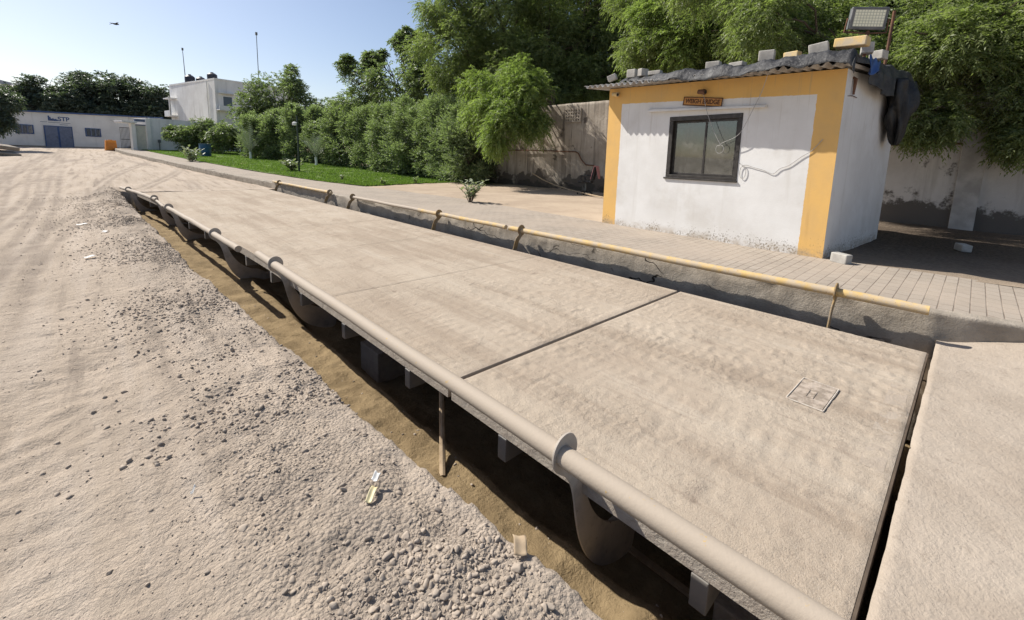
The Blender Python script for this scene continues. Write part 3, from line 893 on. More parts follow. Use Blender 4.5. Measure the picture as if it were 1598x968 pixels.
# lifting cover let into the deck
lc = MB()
c0 = np.array([[3.168, 0.667], [3.516, 0.678], [3.552, 0.475], [3.105, 0.455]])
L = np.array([[3.13, 0.47], [3.14, 0.672], [3.545, 0.668], [3.535, 0.462]])
for a, b in ((0, 1), (1, 2), (2, 3), (3, 0)):
    p, q = L[a], L[b]
    lc.tube([(p[0], p[1], 0.008), ((p[0] + q[0]) / 2, (p[1] + q[1]) / 2, 0.007), (q[0], q[1], 0.006)], 0.004, 6)
lf = lc.build('cover_frame', simple('dusty_white_frame', (0.56, 0.51, 0.44), (0.40, 0.335, 0.27), 18, 0.9, 0.3)); wpart(lf)
lp = MB(); lp.add([(3.14, 0.478, 0.0075), (3.527, 0.470, 0.0075), (3.535, 0.66, 0.0075), (3.148, 0.664, 0.0075)], [(0, 1, 2, 3)]); lp.box((3.25, 0.55, 0.0076), (3.37, 0.56, 0.011)); lp.box((3.25, 0.59, 0.0076), (3.37, 0.60, 0.011)); lp.box((3.25, 0.562, 0.0076), (3.26, 0.588, 0.011))
t_ = NT('muddy_cover_plate'); p_ = t_.geo()
cc = t_.mix(t_.ramp(t_.noise(14, 5, 0.7, p_), 0.4, 0.6), (0.42, 0.35, 0.285), (0.25, 0.205, 0.16))
wpart(lp.build('cover_plate', t_.finish(cc, 0.95, t_.bump(t_.noise(40, 5, 0.7, p_), 0.8, 0.01))))
# thin pale steel strip next to the end
m = MB(); m.box((2.72, 0.135, -0.006), (3.95, 0.235, 0.0015))
wpart(m.build('edge_plate', M['slab']))

# stick and thin pale bar in the pit
m = MB(); m.tube([(1.735, 2.54, -0.19), (1.62, 2.36, -0.52), (1.50, 2.18, PIT_Z(2.2) - 0.0)], [0.019, 0.021, 0.022], 8)
tag(m.build('wooden_pole', M['wood'], smooth=True), 'slim wooden pole leaning from the pit floor up under the deck', 'pole')
m = MB(); m.cbox((2.14, 1.0, -0.80), (0.035, 0.55, 0.02), 0.03, 0.04)  # pale bar put in for a bright sliver on the pit floor
tag(m.build('pale_bar', M['wood']), 'pale thin bar lying in the dark pit under the deck', 'batten')

# ------------------------------------------------------------------ weighbridge cabin
CA = Vector((7.107, 1.315, 0.25))
CRZ = math.atan2(0.99720, 0.07473)
CM = Matrix.Translation(CA) @ Matrix.Rotation(CRZ, 4, 'Z')        # local x along the front, local -y into the cabin
cabin = empty('weighbridge_cabin', CA, CRZ)
tag(cabin, 'small white cabin with yellow painted corners and a sliding window beside the weighbridge', 'cabin')
def clocal(o):                     # a top-level thing built in the cabin's frame
    o.matrix_world = CM; return o

def mat_cabin():
    t = NT('white_and_yellow_cabin_paint')
    s = t.sep(); x, y, z = s[0], s[1], s[2]
    wob = t.math('MULTIPLY', t.math('SUBTRACT', t.noise(9, 5, 0.7), 0.5), 0.035)
    xr = t.math('LESS_THAN', t.math('ADD', x, wob), 0.305)
    xl = t.math('GREATER_THAN', t.math('ADD', x, wob), 3.505)
    top = t.math('GREATER_THAN', t.math('SUBTRACT', t.math('ADD', z, wob), t.math('MULTIPLY', x, 0.035)), 2.195)
    band = t.math('MAXIMUM', t.math('MAXIMUM', xr, xl), top)
    front = t.math('GREATER_THAN', y, -0.004)
    band = t.math('MULTIPLY', band, front)
    wcol = t.mix(t.ramp(t.noise(1.3, 6, 0.6), 0.36, 0.66), (0.71, 0.70, 0.68), (0.64, 0.625, 0.60))
    wcol = t.mix(t.ramp(t.noise(1.0, 5, 0.6, t.scaled((6, 6, 0.5))), 0.55, 0.75, 0, 0.35), wcol, (0.50, 0.475, 0.43))
    wcol = t.mix(t.ramp(t.noise(0.9, 5, 0.7), 0.52, 0.68, 0, 0.45), wcol, (0.53, 0.50, 0.455))
    wcol = t.mix(t.ramp(t.noise(5, 5, 0.65), 0.62, 0.76, 0, 0.4), wcol, (0.55, 0.51, 0.45))
    ycol = t.mix(t.ramp(t.noise(2.0, 6, 0.6), 0.36, 0.66), (0.70, 0.43, 0.145), (0.63, 0.40, 0.155))
    ycol = t.mix(t.ramp(t.noise(1.0, 5, 0.6, t.scaled((7, 7, 0.6))), 0.58, 0.76, 0, 0.4), ycol, (0.48, 0.29, 0.11))
    col = t.mix(band, wcol, ycol)
    drip = t.math('MULTIPLY', t.ramp(t.noise(1.0, 5, 0.65, t.scaled((16, 16, 0.45))), 0.56, 0.68), t.ramp(z, 1.2, 2.6, 0.0, 0.55))
    col = t.mix(drip, col, (0.36, 0.30, 0.225))
    # mud splashes along the foot of the wall
    foot = t.ramp(z, 0.0, 0.42, 1, 0)
    sp = t.math('ADD', t.noise(34, 4, 0.65), t.math('MULTIPLY', foot, 0.23))
    spl = t.ramp(sp, 0.735, 0.765)
    spl = t.math('MULTIPLY', spl, t.ramp(t.noise(2.2, 4, 0.6), 0.40, 0.56))
    col = t.mix(t.math('MULTIPLY', spl, 0.85), col, (0.15, 0.115, 0.075))
    gr = t.math('MULTIPLY', t.ramp(z, 0.0, 0.16, 0.7, 0), t.ramp(t.noise(5, 5, 0.7), 0.35, 0.6))
    col = t.mix(gr, col, (0.36, 0.29, 0.21))
    nb = t.bump(t.math('ADD', t.noise(3, 5, 0.6), t.math('MULTIPLY', t.noise(50, 4, 0.6), 0.25)), 0.35, 0.012)
    return t.finish(col, 0.88, nb, spec=0.2)
mc = mat_cabin()
DEP = 2.9
def wall_top(u, d): return 2.50 + 0.031 * u + 0.06 * d
W0, W1, H0, H1 = 1.245, 2.47, 0.99, 2.02
m = MB()
T = 0.16
# front wall as a plate with a window hole
def plate(u0, u1, z0, z1l, z1r):
    m.add([(u0, -T, z0), (u1, -T, z0), (u1, 0, z0), (u0, 0, z0), (u0, -T, z1l), (u1, -T, z1r), (u1, 0, z1r), (u0, 0, z1l)],
          [(0, 3, 2, 1), (4, 5, 6, 7), (0, 1, 5, 4), (1, 2, 6, 5), (2, 3, 7, 6), (3, 0, 4, 7)])
plate(0, W0, -0.3, wall_top(0, 0), wall_top(W0, 0)); plate(W1, 3.82, -0.3, wall_top(W1, 0), wall_top(3.82, 0))
plate(W0, W1, -0.3, H0, H0); plate(W0, W1, H1, wall_top(W0, 0), wall_top(W1, 0))
fw = m.build('front_wall', mc, cabin)
def sidewall(u0, u1, name):
    k = MB()
    a, b = -T - 0.001, -DEP
    za, zb = wall_top(u0, 0) - 0.005, wall_top(u0, DEP) - 0.02
    k.add([(u0, b, -0.3), (u1, b, -0.3), (u1, a, -0.3), (u0, a, -0.3), (u0, b, zb), (u1, b, zb), (u1, a, za), (u0, a, za)],
          [(0, 3, 2, 1), (4, 5, 6, 7), (0, 1, 5, 4), (1, 2, 6, 5), (2, 3, 7, 6), (3, 0, 4, 7)])
    return k.build(name, mc, cabin)
sidewall(0.0, T, 'side_wall'); sidewall(3.82 - T, 3.82, 'side_wall')
k = MB(); k.box((T + 0.001, -DEP, -0.3), (3.82 - T - 0.001, -DEP + T, 2.6)); k.build('rear_wall', mc, cabin)
k = MB(); k.box((T + 0.001, -DEP + T + 0.001, -0.02), (3.82 - T - 0.001, -T - 0.001, 0.02)); k.build('floor', M['side'], cabin)
# window
wf = MB(); d0, d1 = -0.10, 0.012
for a, b, c, d in ((W0, H0, W1, H0 + 0.05), (W0, H1 - 0.075, W1, H1), (W0, H0 + 0.05, W0 + 0.055, H1 - 0.075), (W1 - 0.075, H0 + 0.05, W1, H1 - 0.075)):
    wf.box((a + 0.002, d0, b + 0.002), (c - 0.002, d1, d - 0.002))
t = NT('dark_anodised_frame'); M['frame'] = t.finish(t.mix(t.ramp(t.noise(14, 4, 0.6), 0.4, 0.65), (0.028, 0.024, 0.021), (0.05, 0.044, 0.038)), 0.5, None, spec=0.4)
win = wf.build('window', M['frame'], cabin, bevel=0.003)
t = NT('window_glass')
gl = t.new('ShaderNodeBsdfGlossy'); gl.inputs['Roughness'].default_value = 0.03; gl.inputs['Color'].default_value = (0.8, 0.85, 0.85, 1)
tr = t.new('ShaderNodeBsdfTransparent'); tr.inputs['Color'].default_value = (0.42, 0.46, 0.45, 1)
df = t.new('ShaderNodeBsdfDiffuse'); df.inputs['Color'].default_value = (0.30, 0.28, 0.25, 1)
mx = t.new('ShaderNodeMixShader'); mx.inputs[0].default_value = 0.16
t.link(tr.outputs[0], mx.inputs[1]); t.link(gl.outputs[0], mx.inputs[2])
mx2 = t.new('ShaderNodeMixShader'); t.link(t.ramp(t.noise(3.5, 6, 0.7), 0.40, 0.68, 0.04, 0.30), mx2.inputs[0])
t.link(mx.outputs[0], mx2.inputs[1]); t.link(df.outputs[0], mx2.inputs[2]); t.link(mx2.outputs[0], t.out.inputs['Surface'])
M['glass'] = t.mat
mid = 1.80
s = MB()
for a, b, y in ((W0 + 0.056, mid + 0.035, -0.030), (mid - 0.03, W1 - 0.076, -0.060)):
    z0, z1 = H0 + 0.051, H1 - 0.076; q = 0.035
    for r in ((a, z0, b, z0 + q), (a, z1 - q, b, z1), (a, z0 + q, a + q, z1 - q), (b - q, z0 + q, b, z1 - q)):
        s.box((r[0], y - 0.012, r[1]), (r[2], y + 0.012, r[3]))
s.build('window_sash', M['frame'], win, bevel=0.002)
for a, b, y in ((W0 + 0.091, mid, -0.030), (mid + 0.005, W1 - 0.111, -0.060)):
    g = MB(); g.box((a, y - 0.003, H0 + 0.086), (b, y + 0.003, H1 - 0.111)); g.build('window_pane', M['glass'], win)
k = MB(); k.box((W0 - 0.01, -0.02, H0 - 0.028), (W1 + 0.03, 0.028, H0 - 0.001)); k.build('sill', M['frame'], win, bevel=0.003)
# thin ledge / shade batten over the window
k = MB(); k.add([(0.917, 0.001, 2.075), (2.889, 0.001, 2.130), (2.889, 0.075, 2.126), (0.917, 0.075, 2.071), (0.917, 0.001, 2.118), (2.889, 0.001, 2.185), (2.889, 0.06, 2.170), (0.917, 0.06, 2.105)],
                [(0, 3, 2, 1), (4, 5, 6, 7), (0, 1, 5, 4), (1, 2, 6, 5), (2, 3, 7, 6), (3, 0, 4, 7)])
k.build('ledge', M['white'], cabin, bevel=0.008)
# desk and shelf seen dimly through the glass
k = MB(); k.box((0.6, -1.5, 0.72), (3.2, -0.8, 0.76)); k.box((0.65, -1.45, 0.02), (0.71, -0.85, 0.72)); k.box((3.1, -1.45, 0.02), (3.16, -0.85, 0.72))
clocal(k.build('desk', M['wood'])); tag(bpy.data.objects['desk'], 'wooden desk dimly seen through the cabin window', 'desk')
k = MB(); k.box((1.9, -1.3, 0.78), (2.35, -1.24, 1.12)); k.box((2.07, -1.3, 0.761), (2.18, -1.2, 0.78)); k.box((1.93, -1.238, 0.81), (2.32, -1.236, 1.09))
clocal(k.build('monitor', M['black'])); tag(bpy.data.objects['monitor'], 'dark computer screen standing on the desk inside the cabin', 'monitor')

# corrugated roof
def roof():
    U = np.linspace(-0.10, 4.14, 340); Dd = np.linspace(-0.38, DEP + 0.25, 30)
    gu, gd = np.meshgrid(U, Dd)
    z = 2.512 + 0.031 * gu + 0.06 * gd + 0.026 * np.cos(gu * 2 * np.pi / 0.125) + 0.026
    z = z + 0.01 * fbm(gu * 0.9, gd * 0.9, 3, 130)
    V = np.stack([gu, -gd, z], -1).reshape(-1, 3)
    V2 = V.copy(); V2[:, 2] -= 0.007
    n = len(V); ny, nx = len(Dd), len(U)
    F = grid_faces(ny, nx)
    ed = []
    i = np.arange(nx - 1); ed.append(np.stack([i, i + 1, n + i + 1, n + i], 1))
    i = (ny - 1) * nx + np.arange(nx - 1); ed.append(np.stack([i + 1, i, n + i, n + i + 1], 1))
    j = np.arange(ny - 1) * nx; ed.append(np.stack([j + nx, j, n + j, n + j + nx], 1))
    j = np.arange(ny - 1) * nx + nx - 1; ed.append(np.stack([j, j + nx, n + j + nx, n + j], 1))
    np_mesh('roof', np.concatenate([V, V2]), np.concatenate([F[:, ::-1], F + n] + ed), M['asbestos'], cabin, smooth=True)
roof()
def roof_z(u, d): return 2.565 + 0.031 * u + 0.06 * d

# crumpled tarpaulin over the roof, hanging over the right end
t = NT('black_grey_tarpaulin')
cc = t.mix(t.ramp(t.noise(5, 5, 0.6), 0.40, 0.62), (0.020, 0.020, 0.022), (0.055, 0.054, 0.054))
cc = t.mix(t.ramp(t.noise(9, 5, 0.7), 0.62, 0.72, 0, 0.6), cc, (0.16, 0.15, 0.135))
M['tarp'] = t.finish(cc, 0.52, t.bump(t.noise(18, 5, 0.65, None, 1.2), 0.7, 0.02), spec=0.3)
def solid_sheet(name, P, th, mat, smooth=True):
    """a sheet of points (ny, nx, 3) given a real thickness"""
    ny, nx = P.shape[:2]
    du = np.gradient(P, axis=1); dv = np.gradient(P, axis=0)
    n = np.cross(du, dv); n /= (np.linalg.norm(n, axis=-1, keepdims=True) + 1e-9)
    A = P.reshape(-1, 3); B = (P - n * th).reshape(-1, 3); N = len(A)
    F = grid_faces(ny, nx); ed = []
    i = np.arange(nx - 1); ed.append(np.stack([i + 1, i, N + i, N + i + 1], 1))
    i = (ny - 1) * nx + np.arange(nx - 1); ed.append(np.stack([i, i + 1, N + i + 1, N + i], 1))
    j = np.arange(ny - 1) * nx; ed.append(np.stack([j, j + nx, N + j + nx, N + j], 1))
    j = np.arange(ny - 1) * nx + nx - 1; ed.append(np.stack([j + nx, j, N + j, N + j + nx], 1))
    return np_mesh(name, np.concatenate([A, B]), np.concatenate([F, F[:, ::-1] + N] + ed), mat, smooth=smooth)
def tarp():
    nu, nd = 300, 90
    P = np.zeros((nd, nu, 3))
    s = np.linspace(0, 1, nu)[None, :] * np.ones((nd, 1)); q = np.linspace(0, 1, nd)[:, None] * np.ones((1, nu))
    u = 3.45 - s * 3.98                        # runs past the right end (u < -0.1) and hangs down there
    front = -0.46 + 0.05 * (fbm(u * 1.5, u * 0, 3, 141)) + np.clip(u - 2.3, 0, 1) * 0.26
    back = DEP + 0.15
    d = front + q * (back - front)
    lift = 0.018 + 0.05 * np.abs(fbm(u * 2.2, d * 2.2, 4, 140)) + 0.04 * np.clip(1.2 - u, 0, 1.2)
    bunch = np.exp(-((d - front - 0.12) / 0.10) ** 2)
    lift = lift + bunch * (0.035 + 0.09 * np.abs(fbm(u * 1.9, u * 0 + 4, 4, 148)) + 0.03 * np.abs(fbm(u * 9, d * 9, 3, 149)))
    ridge = np.abs(np.sin(u * 7 + d * 3 + 4 * fbm(u * 2, d * 2, 3, 142))) ** 3 * 0.022
    z = roof_z(u, d) + lift + ridge
    over = np.clip(-0.10 - u, 0, 1)
    hang = over * 1.0 * (1 + 0.3 * fbm(d * 2, d * 0, 3, 146))
    uu = np.where(u < -0.10, -0.10 - 0.05 * np.clip(over * 6, 0, 1) - 0.04 * np.sin(d * 9) * over * 2, u)
    z = z - hang * 1.0 * (0.25 + 0.75 * np.clip(d / 1.2, 0, 1)) 
    lip = np.clip(1 - q * 22, 0, 1)
    z = z - lip * (0.135 + 0.06 * fbm(u * 2.3, u * 0, 4, 143)) * np.clip(3.2 - u, 0.2, 1)
    P[..., 0] = uu + 0.012 * fbm(d * 6, u * 6, 3, 147); P[..., 1] = -d; P[..., 2] = z
    o = solid_sheet('roof_tarpaulin', P[:, ::-1], 0.004, M['tarp'])
    clocal(o); tag(o, 'crumpled dark tarpaulin weighed down over the cabin roof', 'tarpaulin')
    return o
tp = tarp()
# the bundle of black sheeting hanging at the back right corner
def bundle():
    n, k = 44, 40
    P = np.zeros((k, n, 3))
    for j in range(k):
        v = j / (k - 1)
        z = 2.60 - v * 0.98
        r = 0.22 + 0.26 * math.sin(math.pi * min(1, v * 0.86 + 0.14)) ** 0.7 - 0.14 * v * v
        for i in range(n):
            a = 2 * math.pi * i / (n - 1)
            rr = r * (1 + 0.16 * math.sin(a * 4 + v * 5) + 0.09 * math.sin(a * 9 - v * 7) + 0.5 * float(vnoise(np.array([a * 2.2]), np.array([v * 5.0]), 160)[0]))
            P[j, i] = (-0.16 + 0.34 * rr * math.cos(a), -2.25 + 0.85 * rr * math.sin(a), z)
    o = solid_sheet('hanging_tarpaulin', P, 0.004, M['black2'])
    clocal(o); tag(o, 'bulging black plastic sheet hanging at the rear right corner of the cabin', 'plastic sheet')
t = NT('black_plastic_sheet'); M['black2'] = t.finish((0.012, 0.012, 0.013), 0.5, t.bump(t.noise(12, 5, 0.6, None, 1.0), 0.6, 0.03), spec=0.4)
bundle()
# blue plastic scrap tucked under the tarp at the right corner
P = np.zeros((14, 20, 3)); 
for j in range(14):
    for i in range(20):
        a, b = i / 19, j / 13
        P[j, i] = (-0.165 - 0.03 * math.sin(a * 9 + b * 3) * b - 0.02 * b, -0.16 - a * 0.55, 2.66 - 0.24 * b * (1 - 0.5 * a) + 0.02 * math.sin(a * 14))
o = solid_sheet('plastic_scrap', P, 0.003, simple('blue_plastic_scrap', (0.03, 0.085, 0.27), (0.025, 0.06, 0.18), 8, 0.45, 0.3)); clocal(o)
tag(o, 'scrap of bright blue plastic poking out under the tarpaulin corner', 'plastic scrap')

# blocks that hold the roof down: u, distance in, size, turn, material, label
def loose_block(u, d, size, rz, mat, label, ry=0.0, extra=0.0):
    size = tuple(q * 0.86 for q in size)
    k = MB(); k.cbox((0, 0, size[2] / 2), size, 0, 0, 0)
    o = k.build('concrete_block', mat, bevel=0.010, seg=2)
    o.matrix_world = CM @ Matrix.Translation((u, -(d - 0.12), roof_z(u, d) + 0.085 + extra)) @ Matrix.Rotation(rz, 4, 'Z') @ Matrix.Rotation(ry, 4, 'Y')
    tag(o, label, 'block', 'blocks holding down the roof')
loose_block(3.62, -0.05, (0.19, 0.12, 0.12), 0.4, M['block'], 'grey cement block tilted at the left end of the cabin roof, first from the left', 0.35, -0.02)
loose_block(3.26, 0.05, (0.20, 0.16, 0.17), 0.1, M['block'], 'tallest pale block near the left end of the roof, second from the left')
loose_block(3.00, 0.0, (0.12, 0.20, 0.15), -0.2, M['block'], 'narrow upright grey block next to the tallest pale block on the left')
loose_block(2.74, -0.02, (0.26, 0.13, 0.08), 0.15, M['block'], 'low flat block lying left of the roof middle beside the narrow block')
loose_block(1.72, 0.0, (0.24, 0.16, 0.12), 0.2, M['block'], 'grey block in the middle of the roof edge above the sign')
loose_block(1.38, 0.06, (0.25, 0.15, 0.075), -0.1, M['block'], 'low cream block on the roof edge just right of the sign')
loose_block(0.95, 0.0, (0.23, 0.16, 0.17), 0.25, M['block'], 'tall square grey block right of the roof middle', 0, 0.02)
loose_block(0.64, 0.05, (0.22, 0.14, 0.10), -0.15, M['yblock'], 'small pale yellow block between two grey blocks on the roof', 0, 0.03)
loose_block(0.30, -0.02, (0.25, 0.17, 0.15), 0.2, M['block'], 'grey block tilted on the tarpaulin left of the yellow striped block', 0.15, 0.04)
loose_block(0.0, 0.12, (0.40, 0.20, 0.13), -0.05, M['yblock'], 'long yellow painted block on top of the right corner of the roof', -0.06, 0.10)
loose_block(-0.02, 0.75, (0.16, 0.2, 0.16), 0.3, M['block'], 'grey block on the roof behind the floodlight post', 0, 0.08)
loose_block(-0.02, 1.35, (0.2, 0.2, 0.14), -0.2, M['block'], 'grey block at the right roof edge in front of the rusty rod', 0, 0.06)

# sign
sg = empty('sign', CM @ Vector((1.906, 0.004, 2.232)), CRZ)
tag(sg, 'orange WEIGH BRIDGE name board above the cabin window', 'sign')
k = MB(); k.box((-0.325, 0.0, -0.062), (0.325, 0.016, 0.062)); bd = k.build('sign_board', simple('sign_orange', (0.50, 0.245, 0.075), (0.42, 0.20, 0.06), 9, 0.7, 0.1), sg)
k = MB(); md = simple('sign_brown', (0.10, 0.045, 0.025), (0.08, 0.035, 0.02), 9, 0.7, 0.0)
for r in ((-0.333, -0.07, 0.333, -0.056), (-0.333, 0.056, 0.333, 0.07), (-0.333, -0.056, -0.321, 0.056), (0.321, -0.056, 0.333, 0.056)):
    k.box((r[0], 0.0165, r[1]), (r[2], 0.021, r[3]))
k.build('sign_border', md, sg)
tx = text_mesh('WEIGH BRIDGE', 'lettering', md, 0.098, 0.002, sg, 0.0022)
tx.location = (0, 0.0185, 0.0); tx.rotation_euler = (math.radians(90), 0, math.radians(180)); tx.scale = (0.86, 1, 1)
sg.rotation_euler = (0, math.radians(-6.5), CRZ)

# security cameras
def cctv(u, z, label, col):
    r = empty('security_camera', CM @ Vector((u, 0.003, z)), CRZ); tag(r, label, 'camera')
    k = MB(); k.lathe([(0.045, 0), (0.045, 0.02), (0.03, 0.03)], n=16); b = k.build('mount', col, r, smooth=True); b.rotation_euler = (math.radians(-90), 0, 0)
    k = MB(); k.tube([(0, 0.03, 0), (0, 0.07, -0.01)], 0.016, 10); k.build('arm', col, r, smooth=True)
    k = MB(); k.tube([(0.05, 0.075, 0.0), (-0.03, 0.09, -0.012), (-0.075, 0.10, -0.018)], [0.036, 0.038, 0.038], 16); k.build('camera_body', col, r, smooth=True)
    k = MB(); k.tube([(-0.0755, 0.10, -0.018), (-0.079, 0.101, -0.0185)], 0.026, 14); k.build('lens', M['black'], r, smooth=True)
cctv(3.62, 2.50, 'cream bullet security camera under the left end of the eaves', M['yblock'])
cctv(1.90, 2.385, 'small rusty camera bracket above the orange sign', M['rust'])

# loose cable, once hanging from the eaves and once along the wall
def wall_cable(pts, name, label, r=0.0042):
    P = [CM @ Vector(p) for p in pts]
    out = []
    for i in range(len(P) - 1):
        p0 = P[max(i - 1, 0)]; p1 = P[i]; p2 = P[i + 1]; p3 = P[min(i + 2, len(P) - 1)]
        for q in range(6):
            t_ = q / 6
            out.append(0.5 * ((2 * p1) + (-p0 + p2) * t_ + (2 * p0 - 5 * p1 + 4 * p2 - p3) * t_ ** 2 + (-p0 + 3 * p1 - 3 * p2 + p3) * t_ ** 3))
    out.append(P[-1])
    k = MB(); k.tube(out, r, 6); o = k.build(name, M['cable'], smooth=True); tag(o, label, 'cable'); return o
loop = [(1.52 + 0.06 * math.sin(a), 0.075, 1.475 - 0.0 + 0.07 * math.cos(a)) for a in np.linspace(0, 2 * math.pi, 9)]
wall_cable([(1.90, 0.05, 2.36), (1.87, 0.04, 2.30), (1.80, 0.085, 2.12), (1.70, 0.08, 1.875), (1.60, 0.075, 1.68)] + loop + [(1.45, 0.08, 1.585), (1.30, 0.085, 1.65), (1.20, 0.09, 1.76), (1.05, 0.10, 2.10), (0.96, 0.13, 2.30), (0.86, 0.24, 2.52)], 'hanging_cable', 'pale cable looping from the eaves down across the cabin window')
loop2 = [(1.16 + 0.045 * math.sin(a), 0.016, 1.13 + 0.10 * math.cos(a)) for a in np.linspace(0.2, 2 * math.pi, 9)]
wall_cable([(1.225, 0.02, 1.27), (1.20, 0.016, 1.245)] + loop2 + [(1.10, 0.016, 1.232), (1.0, 0.014, 1.202), (0.87, 0.014, 1.17), (0.738, 0.014, 1.122), (0.65, 0.014, 1.20), (0.539, 0.014, 1.25), (0.40, 0.014, 1.37), (0.28, 0.014, 1.46), (0.17, 0.014, 1.61)], 'wall_cable', 'grey cable stapled along the white wall right of the window')

# floodlight on its post
fl = empty('floodlight', CM @ Vector((0.0, -0.62, roof_z(0, 0.62))), CRZ); tag(fl, 'square floodlight on a rusty post at the right corner of the cabin roof', 'floodlight')
k = MB(); k.tube([(0, 0, -0.02), (0.0, 0, 0.47)], 0.021, 10); k.build('post', M['rust'], fl, smooth=True)
hd = Matrix.Translation((0.0, 0.05, 0.62)) @ Matrix.Rotation(math.radians(38), 4, 'Z') @ Matrix.Rotation(math.radians(-3), 4, 'Y') @ Matrix.Rotation(math.radians(-6), 4, 'X')
k = MB(); k.box((-0.215, -0.035, -0.140), (0.215, 0.02, 0.140)); o = k.build('housing', simple('floodlight_casing', (0.11, 0.115, 0.12), (0.17, 0.17, 0.17), 9, 0.5, 0.1), fl, bevel=0.012); o.matrix_local = hd
k = MB()
for i in range(9): k.box((-0.2 + i * 0.05 - 0.005, -0.075, -0.13), (-0.2 + i * 0.05 + 0.005, -0.0352, 0.13))
o2 = k.build('cooling_fins', M['greypole'], fl); o2.matrix_local = hd
k = MB(); k.box((-0.178, 0.0202, -0.104), (0.178, 0.024, 0.104))
t = NT('lamp_glass'); br = t.new('ShaderNodeTexBrick'); br.offset = 0; br.inputs['Scale'].default_value = 1.0; br.inputs['Brick Width'].default_value = 0.035; br.inputs['Row Height'].default_value = 0.035; br.inputs['Mortar Size'].default_value = 0.004
mp = t.new('ShaderNodeMapping'); mp.inputs['Rotation'].default_value = (math.radians(90), 0, 0); t.link(t.obj(), mp.inputs[0]); t.link(mp.outputs[0], br.inputs['Vector'])
br.inputs['Color1'].default_value = (0.84, 0.82, 0.62, 1); br.inputs['Color2'].default_value = (0.86, 0.84, 0.66, 1); br.inputs['Mortar'].default_value = (0.50, 0.50, 0.40, 1)
o3 = k.build('lamp_panel', t.finish(br.outputs['Color'], 0.2, None, spec=0.5), fl); o3.matrix_local = hd
k = MB(); k.tube([(-0.24, -0.005, 0.0), (-0.25, -0.005, -0.17), (0, -0.005, -0.185), (0.25, -0.005, -0.17), (0.24, -0.005, 0.0)], 0.011, 6); o4 = k.build('stirrup', M['rust'], fl); o4.matrix_local = hd
# rusty rod at the right edge
k = MB(); k.tube([tuple(CM @ Vector((0.05, -1.95, roof_z(0, 1.95) - 0.05))), tuple(CM @ Vector((0.02, -1.93, 3.62)))], [0.022, 0.02], 8)
tag(k.build('metal_rod', M['rust'], smooth=True), 'rusty upright iron rod at the right edge of the cabin roof', 'rod')
# rusty hook bars sticking out of the side wall
k = MB(); k.tube([(0.004, -0.27, 2.42), (-0.03, -0.27, 2.40), (-0.028, -0.26, 2.20)], [0.02, 0.024, 0.014], 6); k.tube([(0.004, -0.12, 2.17), (-0.012, -0.3, 2.19), (-0.012, -0.5, 2.185)], 0.005, 6)
o = k.build('wall_hook', M['rust'], cabin, smooth=True)

# block at the foot of the corner, block in the yard
def ground_block(x, y, size, rz, label):
    k = MB(); k.cbox((0, 0, size[2] / 2 - 0.005), size)
    o = k.build('concrete_block', M['block'], bevel=0.012); o.location = (x, y, 0.25); o.rotation_euler = (0.03, -0.04, rz); tag(o, label, 'block')
ground_block(7.03, 1.10, (0.20, 0.13, 0.13), 1.2, 'pale cement block on the pavers at the foot of the yellow corner')
ground_block(9.8, 0.02, (0.20, 0.13, 0.11), 0.5, 'grey cement block on the dark soil behind the cabin')

# ------------------------------------------------------------------ boundary wall
WALL = [(13.9, 26.0), (14.05, 17.0), (14.35, 10.1), (13.9, 5.0), (13.6, 1.5), (13.1, -4.0), (12.7, -10.0)]
bw = empty('boundary_wall', (14.35, 10.1, 0.2)); tag(bw, 'tall stained concrete boundary wall behind the cabin and the hedge', 'wall')
def wl(o): o.parent = bw; o.matrix_parent_inverse = Matrix.Translation((-14.35, -10.1, -0.2)); return o
WH = 3.55
def wall_seg(a, b, mat, name):
    a = Vector((*a, 0)); b = Vector((*b, 0)); d = (b - a).normalized(); n = Vector((d.y, -d.x, 0))
    if n.x < 0: n = -n
    L_ = (b - a).length; nu = max(4, int(L_ / 0.12)); nz = 34
    V = []
    for j in range(nz + 1):
        z = j / nz * WH
        for i in range(nu + 1):
            p = a + d * (L_ * i / nu)
            off = 0.014 * float(fbm(np.array([p.y * 2.1]), np.array([z * 2.1]), 4, 150)[0])
            zz = z + (0.05 * float(fbm(np.array([p.y * 0.8]), np.array([0.0]), 3, 151)[0]) if j == nz else 0)
            V.append(tuple(p + n * off + Vector((0, 0, 0.2 + zz))))
    front = len(V)
    V2 = [tuple(a + d * (L_ * i / nu) + n * 0.2 + Vector((0, 0, V[nz * (nu + 1) + i][2]))) for i in range(nu + 1)]
    V3 = [tuple(a + d * (L_ * i / nu) + n * 0.2 + Vector((0, 0, 0.2))) for i in range(nu + 1)]
    F = grid_faces(nz + 1, nu + 1)
    i = np.arange(nu); top = np.stack([nz * (nu + 1) + i, nz * (nu + 1) + i + 1, front + i + 1, front + i], 1)
    o_ = front + nu + 1; back = np.stack([front + i, front + i + 1, o_ + i + 1, o_ + i], 1)
    o = np_mesh(name, np.array(V + V2 + V3), np.concatenate([F, top, back]), mat)
    wl(o)
t = NT('stained_wall_plaster'); p = t.geo(); s = t.sep(p)
c1 = t.mix(t.ramp(t.noise(1.1, 6, 0.65, p), 0.36, 0.64), (0.43, 0.375, 0.31), (0.33, 0.28, 0.225))
c1 = t.mix(t.ramp(t.noise(1.0, 5, 0.65, t.scaled((4.5, 4.5, 0.3), p)), 0.46, 0.66, 0, 0.8), c1, (0.185, 0.155, 0.125))
c1 = t.mix(t.ramp(t.noise(1.0, 4, 0.65, t.scaled((9, 9, 0.35), p)), 0.60, 0.70, 0, 0.7), c1, (0.09, 0.077, 0.063))
low = t.math('ADD', t.ramp(s[2], 0.4, 1.25, 0.30, 0.0), t.noise(1.3, 4, 0.6, p))
